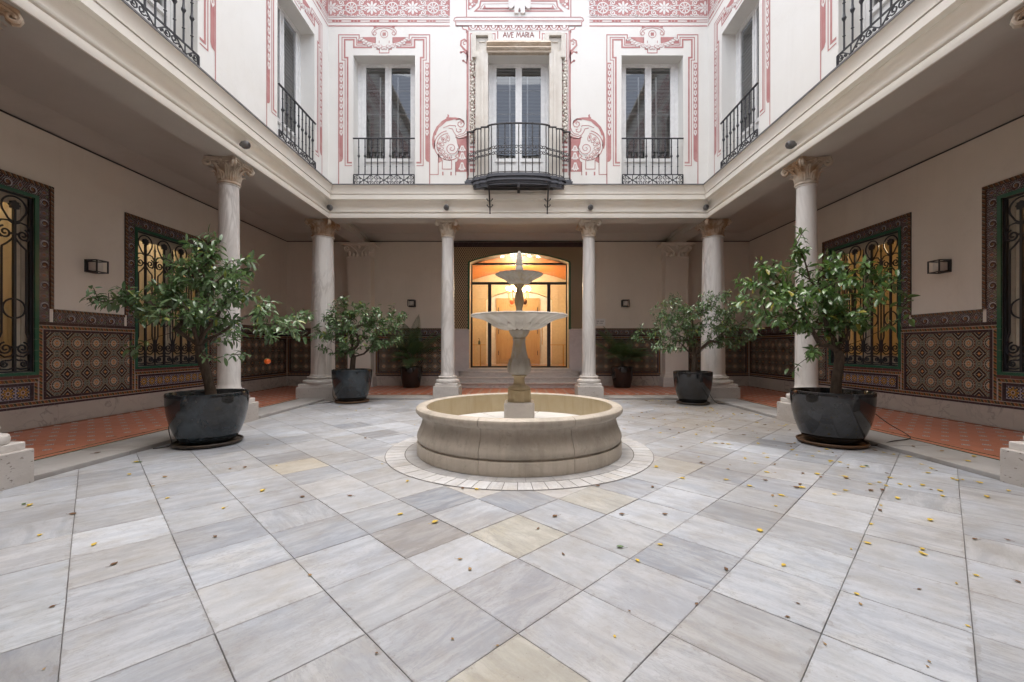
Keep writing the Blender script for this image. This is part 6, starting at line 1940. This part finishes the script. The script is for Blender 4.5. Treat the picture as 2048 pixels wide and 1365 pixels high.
def make_tree(label, base, trunk, limbs, blobs, nclust, leafmat, seed, L0=0.15, W0=0.058, nleaf=(9,14), cat_group='potted courtyard trees'):
    rg = random.Random(seed)
    t = thing('potted_tree', label, 'tree', base, 0, cat_group)
    nodes, par, cls = [], [], []
    def add(p, k): nodes.append(Vector(p)); par.append(k); return len(nodes)-1
    # trunk and main limbs are given, in world coordinates
    prev = -1; tid = []
    for p in trunk:
        prev = add(p, prev); tid.append(prev)
    lim_nodes = []
    for (start, pts) in limbs:
        k = tid[start] if start >= 0 else lim_nodes[-start-1]
        a = nodes[k]
        for p in pts:
            p = Vector(p); m = (nodes[k]+p)/2+Vector((rg.uniform(-.03,.03),rg.uniform(-.03,.03),rg.uniform(-.02,.03)))
            k = add(m, k); k = add(p, k)
        lim_nodes.append(k)
    first = tid[max(0, len(tid)-2)]
    targets = []
    vol = [max(b[1]*b[2]*b[3], 1e-5)**0.8 for b in blobs]; tot = sum(vol)
    for b, v in zip(blobs, vol):
        m = max(2, round(nclust*v/tot))
        for _ in range(m):
            while True:
                q = Vector((rg.uniform(-1,1),rg.uniform(-1,1),rg.uniform(-1,1)))
                if q.length <= 1: break
            if rg.random() < 0.6 and q.length > 1e-3: q = q.normalized()*rg.uniform(0.7,1.0)
            targets.append((b[0]+Vector((q.x*b[1], q.y*b[2], q.z*b[3])), b[4] if len(b) > 4 else 1.0))
    c0 = nodes[tid[-1]]
    targets.sort(key=lambda q: (q[0]-c0).length)
    tips = []
    for (p, dens) in targets:
        best, bd = None, 1e9
        for i in range(first, len(nodes)):
            d = p-nodes[i]; c = d.length+max(0.0, -d.z)*0.35
            if c < bd: bd, best = c, i
        a = nodes[best]; dv = p-a; k = best; m = max(1, int(dv.length/0.13))
        for i in range(1, m+1):
            f = i/m
            q = a+dv*f+Vector((0,0,0.10*dv.length*math.sin(PI*f)*0.6))+Vector((rg.gauss(0,.012),rg.gauss(0,.012),rg.gauss(0,.012)))*(0 if i == m else 1)
            k = add(q, k)
        tips.append((k, dens))
    cnt = [0]*len(nodes)
    for k, _ in tips:
        while k >= 0: cnt[k] += 1; k = par[k]
    ntot = len(tips)
    RT = 0.066
    rad = [max(0.0038, RT*((max(c,1)/ntot)**0.5)) for c in cnt]
    for i, k in enumerate(tid): rad[k] = RT*(1.18-0.16*i/len(tid)) if i else RT*1.35
    tr = MB(); 
    tr.tube([nodes[k] for k in tid], [rad[k] for k in tid], 12)
    br = MB()
    for i in range(len(nodes)):
        if par[i] < 0 or i in tid: continue
        a, b = nodes[par[i]], nodes[i]; r0, r1 = min(rad[par[i]], rad[i]*1.25), rad[i]
        if (b-a).length > 1e-4: (tr if r1 > 0.018 else br).tube([a, b+(b-a)*0.04], [r0, r1], 7 if r1 > 0.018 else 4, cap=False)
    trunk_o = tr.build('trunk', M['bark'], t, smooth=60, world=True)
    if br.v: br.build('twigs', M['bark'], trunk_o, world=False, smooth=60, kind='stuff').data.transform(Matrix.Translation(-t.location))
    lf = MB()
    for k, dens in tips:
        p = nodes[k]; d0 = (nodes[k]-nodes[par[k]]).normalized() if par[k] >= 0 else Vector((0,0,1))
        d0 = (d0+Vector((rg.uniform(-.3,.3),rg.uniform(-.3,.3),rg.uniform(-0.1,.4)))).normalized()
        sd = d0.orthogonal().normalized(); sd2 = d0.cross(sd)
        nl = int(rg.randint(*nleaf)*dens)
        for i in range(nl):
            a = i*2.4+rg.uniform(-.4,.4); f = i/max(nl,1)
            pos = p-d0*(0.26*f)+Vector((rg.gauss(0,.012),rg.gauss(0,.012),rg.gauss(0,.012)))
            out = (sd*math.cos(a)+sd2*math.sin(a))
            dr = out*0.9+d0*rg.uniform(0.2,0.8)+Vector((0,0,rg.uniform(-0.35,0.25)))
            L = L0*rg.triangular(0.40,1.22,0.95)
            nz = Vector((rg.gauss(0,.45),rg.gauss(0,.45),1.0))
            leaf_into(lf, pos, dr, nz, L, W0*rg.uniform(0.8,1.1)*L/L0, rg.uniform(0.25,1.0), rg.uniform(0.1,0.5))
    lf.shift(-t.location)
    lf.build('crown', leafmat, t, smooth=75, kind='stuff')
    return t
def blobs_px(L, y, dsc=1.0, dy=0.42, seed=1):
    rg = random.Random(seed); out = []
    for e in L:
        px, py, rx, ry = e[:4]; dn = e[4] if len(e) > 4 else 1.0
        yy = y+rg.uniform(-dy, dy)*(1 if len(e) < 6 else 0)+(e[5] if len(e) > 5 else 0)
        c = at_depth(px, py, yy)
        out.append((c, rx*yy/FPX, min(0.5, max(rx,ry)*yy/FPX*0.9)*dsc, ry*yy/FPX, dn))
    return out
D = lambda px, py, y: tuple(at_depth(px, py, y))
tl = make_tree('bushy potted tree with one orange fruit on the left', PT['ll']+Vector((0,0,0.76)),
    [D(424,800,7.10),D(419,770,7.10),D(410,735,7.12),D(401,708,7.12),D(398,692,7.1)],
    [(4,[D(370,672,7.0),D(335,650,6.9)]),(4,[D(405,650,7.2),D(410,600,7.25)]),(4,[D(440,668,7.2),D(480,640,7.25),D(520,620,7.2)]),(4,[D(385,640,6.85),D(360,600,6.8)]),(4,[D(430,640,6.9),D(455,600,6.8)])],
    blobs_px([(410,482,38,20),(395,515,62,28),(385,545,55,25),(222,592,38,20),(262,598,48,30),(305,585,45,32),(345,575,45,35),(395,585,70,48),(440,560,50,45),(505,535,38,26),(485,575,50,35),(505,620,58,36),(560,640,48,22),(595,632,28,22),
              (560,668,60,18),(470,690,26,28),(462,665,40,25),(400,655,52,24),(265,688,22,10),(320,625,40,25),(355,620,50,30),(430,620,55,35),(290,615,50,22),(420,715,15,10,0.6)], 7.1, seed=11),
    205, M['leaf_cool'], 21, L0=0.165, W0=0.06)
fr = MB().ball((0,0,0), 0.052, 14, 10, 0.88); M['fruit'] = plain('orange_fruit', (0.80,0.13,0.012), 0.35)
fp = at_depth(535, 723, 7.05)
fro = link('fruit', fr.mesh('fruit', M['fruit'], 60), tl, fp-tl.location, label='single orange fruit hanging low on the right')
MB().tube([(0,0,0.045),(0.0,0.0,0.09),(-0.02,0.01,0.18),(-0.06,0.0,0.32)], 0.005, 5).build('stalk', M['bark'], fro)
cal = MB()
for k in range(4): leaf_into(cal, Vector((0,0,0.046)), Vector((math.cos(k*PI/2),math.sin(k*PI/2),0.15)), Vector((0,0,1)), 0.05, 0.035, 0.4)
cal.build('calyx', M['leaf_cool'], fro)
make_tree('tall spreading potted tree with fresh green leaves on the right', PT['lr']+Vector((0,0,0.78)),
    [D(1671,800,7.12),D(1672,770,7.12),D(1676,740,7.12),D(1680,715,7.12),D(1676,702,7.12)],
    [(4,[D(1655,660,7.15),D(1648,610,7.2),D(1620,560,7.2),D(1600,500,7.2)]),(4,[D(1695,670,7.1),D(1705,620,7.05),D(1700,570,7.0)]),(4,[D(1725,680,7.0),D(1765,660,6.95)]),(4,[D(1640,690,7.0),D(1610,640,6.9),D(1560,600,6.9)]),(4,[D(1690,650,7.4),D(1740,610,7.5)])],
    blobs_px([(1600,455,12,26,0.6),(1588,497,32,26),(1535,525,35,20),(1500,556,28,16),(1545,560,50,28),(1600,555,45,32),(1572,600,62,36),(1520,605,45,26),(1640,575,42,34),(1690,540,55,26),(1670,515,30,12,0.7),(1700,580,62,40),(1745,560,26,34),
              (1560,640,60,24),(1610,640,40,30),(1660,630,42,36),(1630,695,22,28),(1720,635,36,28),(1795,640,32,8,0.5),(1780,575,34,30,0.5),(1815,600,15,26,0.3),(1490,590,25,22),(1640,660,30,25),(1595,735,6,16,0.35),(1805,545,20,14,0.35),(1700,615,50,30)], 7.1, seed=5),
    200, M['leaf_warm'], 33, L0=0.16, W0=0.06)
make_tree('potted tree with split crown beside the back left corner column', PT['fl']+Vector((0,0,0.84)),
    [D(704,750,12.4),D(705,735,12.4),D(706,722,12.4),D(707,714,12.4)],
    [(3,[D(690,690,12.4),D(680,660,12.4)]),(3,[D(728,708,12.4),D(742,694,12.4),D(755,670,12.4)]),(3,[D(705,685,12.6),D(700,650,12.6)])],
    blobs_px([(692,612,34,20),(660,655,34,28),(700,640,42,30),(640,680,16,22),(690,672,48,26),(742,628,26,24),(785,632,28,30),(760,650,34,28),(720,690,40,18),(775,668,30,24),(690,708,24,12),(680,630,30,22),(750,685,28,18),(800,660,14,20)], 12.4, seed=8),
    200, M['leaf_cool'], 44, L0=0.155, W0=0.060)
make_tree('dense round potted tree beside the back right corner column', PT['fr']+Vector((0,0,0.80)),
    [D(1386,760,12.06),D(1387,742,12.06),D(1388,725,12.06),D(1390,712,12.06)],
    [(3,[D(1365,690,12.0),D(1335,670,12.0)]),(3,[D(1405,695,12.1),D(1430,670,12.1)]),(3,[D(1388,680,12.3),D(1385,640,12.3)]),(3,[D(1415,690,11.8),D(1455,660,11.8)])],
    blobs_px([(1390,600,60,22),(1340,625,45,26),(1400,635,75,36),(1460,635,45,34),(1300,672,34,24),(1345,672,58,26),(1420,675,62,28),(1450,605,40,24),(1495,650,30,28),(1385,655,90,40),(1330,700,35,15),(1475,675,35,20),(1365,635,50,35)], 12.06, seed=9),
    300, M['leaf_cool'], 55, L0=0.135, W0=0.046)

def palm(label, base, seed, h=0.0):
    rg = random.Random(seed)
    t = thing('palm', label, 'palm', base, 0, 'potted palms by the back wall')
    MB().tube([(0,0,-0.08),(0.01,0,0.12),(0.0,0.01,0.28)], [0.07,0.06,0.045], 8).build('trunk', M['bark'], t, smooth=60)
    for k in range(22):
        a = k*2.39996+rg.uniform(-.2,.2); el = R(rg.uniform(12,84)); L = rg.uniform(1.05,1.95) if k % 3 else rg.uniform(0.6,0.95)
        d = Vector((math.cos(a)*math.cos(el), math.sin(a)*math.cos(el), math.sin(el)))
        if d.y > 0.3: d.y *= 0.3
        pts, p, cur = [], Vector((0,0,0.26)), d.normalized()
        n = 12
        for i in range(n+1):
            pts.append(p.copy()); p = p+cur*(L/n); cur = (cur+Vector((0,0,-1))*0.10*(0.35+i/n)).normalized()
        fr = MB().tube(pts, [0.011*(1-0.7*i/n) for i in range(n+1)], 4)
        for i in range(4, n+1):
            for f in (0.0, 0.33, 0.66):
                q = pts[i-1].lerp(pts[i], f); tg = (pts[i]-pts[i-1]).normalized()
                sd = tg.cross(Vector((0,0,1)))
                if sd.length < 1e-3: sd = Vector((1,0,0))
                sd.normalize(); s_ = (i-3+f)/(n-3)
                ll = 0.44*math.sin(PI*(0.25+0.72*s_))+0.06
                for sg in (-1, 1):
                    dr = (sd*sg*0.85+tg*0.75+Vector((0,0,0.12))).normalized()
                    e1 = q+dr*ll*0.55+Vector((0,0,-0.01)); e2 = q+dr*ll+Vector((0,0,-0.10*ll/0.3))
                    wv = tg*0.014
                    fr.quad(q-wv*0.5, q+wv*0.5, e1+wv, e1-wv); fr.quad(e1-wv, e1+wv, e2+wv*0.05, e2-wv*0.05)
        fr.build('frond', M['palm'], t)
    return t
PP = [(0.0,0.0),(0.70,0.0),(0.74,0.02),(0.84,0.25),(0.93,0.55),(0.985,0.85),(1.0,0.95),(1.0,0.985),(0.985,1.0),(0.94,1.0),(0.925,0.97),(0.92,0.86)]
M['pot_dark'] = pot_mat('dark_brown_glaze', (0.006,0.006,0.006), (0.016,0.014,0.014))
for s, x, nm in ((-1,-4.10,'left'),(1,4.0,'right')):
    make_pot('dark pot of the %s palm by the back wall' % nm, (x,16.42,ZG), 0.42, 0.80, M['pot_dark'], M['saucer'], PP, False)
    palm('dark palm in a pot by the back wall, %s of the door' % nm, (x,16.42,ZG+0.74), 60+s)

# irrigation hoses
M['hose'] = plain('irrigation_hose', (0.035,0.024,0.020), 0.5)
def hose(label, pts, r=0.008):
    V = [Vector(p) for p in pts]; out = []
    for i in range(len(V)-1):
        p0, p1, p2, p3 = V[max(i-1,0)], V[i], V[i+1], V[min(i+2,len(V)-1)]
        for k in range(6):
            t = k/6; out.append(0.5*((2*p1)+(p2-p0)*t+(2*p0-5*p1+4*p2-p3)*t*t+(3*p1-p0-3*p2+p3)*t**3))
    out.append(V[-1])
    o = MB().tube(out, r, 6).build('irrigation_hose', M['hose'], smooth=60)
    tag(o, label, 'hose', 'thin irrigation hoses of the pots')
hose('thin hose hanging down the left side of the big left pot', [(-5.35,7.55,0.83),(-5.78,7.35,0.78),(-5.86,7.25,0.55),(-5.80,7.1,0.25),(-5.62,6.92,0.02),(-5.72,6.7,0.012)])
hose('thin looping hose on the floor right of the big right pot', [(5.55,7.55,0.85),(5.95,7.6,0.80),(6.35,7.75,0.50),(6.65,7.7,0.24),(6.75,7.45,0.10),(6.55,7.15,0.075),(6.1,6.95,0.075),(5.78,6.9,0.02),(5.70,7.0,0.012)])
hose('thin hose in front of the back left corner plinth', [(-5.05,12.9,0.9),(-5.35,12.75,0.88),(-5.46,12.68,0.6),(-5.47,12.62,0.2),(-5.40,12.5,0.016),(-6.0,11.6,0.016)])
hose('thin hose beside the back right corner plinth', [(5.2,12.45,0.88),(5.42,12.5,0.80),(5.48,12.45,0.45),(5.62,12.2,0.05),(5.75,11.9,0.014)])

# ================================================================== fallen leaves
LM = {'yellow': leaf_mat('yellow_fallen_leaf', (0.66,0.42,0.04), (0.72,0.52,0.08), (0.55,0.30,0.04), 0.6), 'brown': leaf_mat('brown_fallen_leaf', (0.11,0.045,0.022), (0.22,0.10,0.045), (0.30,0.15,0.05), 0.7),
      'tan': leaf_mat('tan_fallen_leaf', (0.34,0.20,0.08), (0.40,0.25,0.11), (0.3,0.15,0.05), 0.7), 'green': leaf_mat('green_fallen_leaf', (0.06,0.13,0.03), (0.09,0.16,0.04), (0.1,0.2,0.03), 0.5)}
def fallen_mesh(cname, seed):
    rg = random.Random(seed); mb = MB()
    L = rg.uniform(0.05,0.078); W = L*rg.uniform(0.45,0.75); curl = rg.uniform(0.1,0.5)
    rows = ((0,0.05),(0.2,0.6),(0.45,1.0),(0.7,0.85),(0.88,0.45),(1,0.02))
    for (t, w_) in rows:
        for q in (-1,-0.5,0,0.5,1):
            z = 0.003+abs(q)**2*w_*W*0.5*curl+(t-0.5)**2*L*rg.uniform(0.2,0.5)+rg.uniform(0,0.002)
            mb.v.append(((t-0.5)*L, q*w_*W*0.5*rg.uniform(0.85,1.12), z))
    for i in range(5):
        for q in range(4): mb.f.append((i*5+q,i*5+q+1,i*5+6+q,i*5+5+q)); mb.uv.append(None)
    mb.tube([(-0.5*L,0,0.006),(-0.5*L-0.02,0.004,0.004),(-0.5*L-0.034,0.01,0.008)], 0.0012, 3)
    return mb.mesh('fallen_leaf', LM[cname], 70)
FM = {c: [fallen_mesh(c, i*7+len(c)) for i in range(4)] for c in LM}
def fallen(p, c, zone, sc=1.0, z=0.003):
    o = link('fallen_leaf', rng.choice(FM[c]), None, (p[0], p[1], z), rng.uniform(0, 2*PI))
    o.scale = (sc, sc, sc)
    tag(o, '%s fallen leaf lying %s' % (c, zone), 'leaf', '%s fallen leaves %s' % (c, zone))
def zone(x, y):
    if math.hypot(x-PT['lr'].x, y-PT['lr'].y) < 1.4: return 'beside the big black pot of the right tree'
    if math.hypot(x-PT['ll'].x, y-PT['ll'].y) < 1.4: return 'beside the big blue black pot of the left tree'
    if math.hypot(x-PT['fr'].x, y-PT['fr'].y) < 1.5: return 'beside the black pot at the right corner column'
    if math.hypot(x-PT['fl'].x, y-PT['fl'].y) < 1.5: return 'beside the pot at the left corner column'
    if math.hypot(x-FX, y-FY) < 2.5: return 'at the edge of the white ring round the fountain'
    if y > 9.0: return 'on the slabs between fountain and back columns'
    if abs(x) > 4.4: return 'along the %s kerb' % ('left' if x < 0 else 'right')
    if y < 4.7: return 'on the near slabs in front of the fountain, %s half' % ('left' if x < 0 else 'right')
    return 'on the slabs %s of the fountain' % ('left' if x < 0 else 'right')
KNOWN = [(870,1046,'yellow'),(800,1030,'yellow'),(700,993,'brown'),(525,983,'yellow'),(447,1018,'yellow'),(430,1075,'brown'),(188,1091,'yellow'),(80,1072,'yellow'),(60,1012,'yellow'),(105,1215,'brown'),(88,1340,'tan'),(145,1030,'brown'),
         (620,1152,'tan'),(228,1130,'brown'),(605,995,'brown'),(905,1280,'tan'),(995,1293,'tan'),(940,1140,'tan'),(920,1120,'tan'),(925,978,'brown'),(953,980,'yellow'),(815,964,'yellow'),(460,939,'tan'),(490,936,'brown'),(48,1010,'green'),(330,955,'tan'),
         (1275,1123,'yellow'),(1452,1140,'brown'),(1567,1132,'yellow'),(1735,1088,'yellow'),(1845,1100,'yellow'),(1842,1107,'yellow'),(1952,1153,'yellow'),(1935,1254,'yellow'),(1713,1190,'yellow'),(1650,1290,'tan'),(1393,1210,'brown'),(1240,1096,'green'),(1305,975,'brown'),
         (1195,973,'brown'),(1545,993,'tan'),(1600,970,'brown'),(1740,970,'yellow'),(1800,970,'yellow'),(1845,972,'yellow'),(1880,983,'yellow'),(1973,995,'yellow'),(1365,958,'yellow'),(1330,1030,'brown'),(1244,1030,'brown'),(1520,1063,'yellow'),(1838,1180,'brown'),
         (1760,1022,'brown'),(1690,955,'yellow'),(1490,918,'yellow'),(1510,928,'yellow'),(1660,925,'yellow'),(1780,957,'yellow'),(1860,1042,'yellow'),(1950,1080,'brown'),(2035,1165,'brown'),(1650,1290,'tan'),(1858,1325,'tan'),(1110,1034,'brown'),(1575,1236,'brown'),(1855,1335,'tan')]
for px, py, c in KNOWN:
    g = ground(px, py); fallen(g, c, zone(g.x, g.y), rng.uniform(0.75,1.05)*min(1.0, max(0.35, (g.y-1.4)/2.4)))
cnt = 0
while cnt < 235:
    x, y = rng.uniform(-5.5,5.6), rng.uniform(2.2,12.8)
    if math.hypot(x-FX, y-FY) < 2.1: continue
    if any(math.hypot(x-p.x, y-p.y) < 0.62 for p in PT.values()): continue
    pr = 0.10
    if x > 1.0: pr = 0.35
    if x > 2.4 and y > 4.5: pr = 0.95
    if y > 9.5 and x > 1.5: pr = 1.0
    if rng.random() > pr: continue
    c = rng.choices(['yellow','brown','tan','green'], [0.5,0.3,0.17,0.03])[0]
    z_ = zone(x, y)
    fallen((x,y), c, z_, rng.uniform(0.55,1.15)*min(1.0, max(0.4, y/5.0))); cnt += 1
for k in range(52):                      # drifts round the pots and against the kerb
    if k < 20: a_, r_ = rng.uniform(0, 2*PI), rng.uniform(0.6, 1.15); x, y = PT['lr'].x+r_*math.cos(a_), PT['lr'].y+r_*math.sin(a_)
    elif k < 36: a_, r_ = rng.uniform(0, 2*PI), rng.uniform(0.55, 1.3); x, y = PT['fr'].x+r_*math.cos(a_), PT['fr'].y+r_*math.sin(a_)
    else: x, y = rng.uniform(5.35, 5.74), rng.uniform(5.2, 11.5)
    if x > 5.75 or y > 12.9: continue
    fallen((x,y), rng.choices(['yellow','brown','tan'], [0.45,0.3,0.25])[0], zone(x, y), rng.uniform(0.6,1.2))
for (x, y, c) in ((6.25,6.3,'tan'),(6.1,6.6,'brown'),(6.4,6.0,'yellow'),(-6.9,7.3,'brown'),(-7.3,9.6,'brown'),(6.05,5.75,'yellow'),(-6.1,6.2,'brown')):
    fallen((x,y), c, 'on the raised gallery edge', 1.1, ZG+0.004)
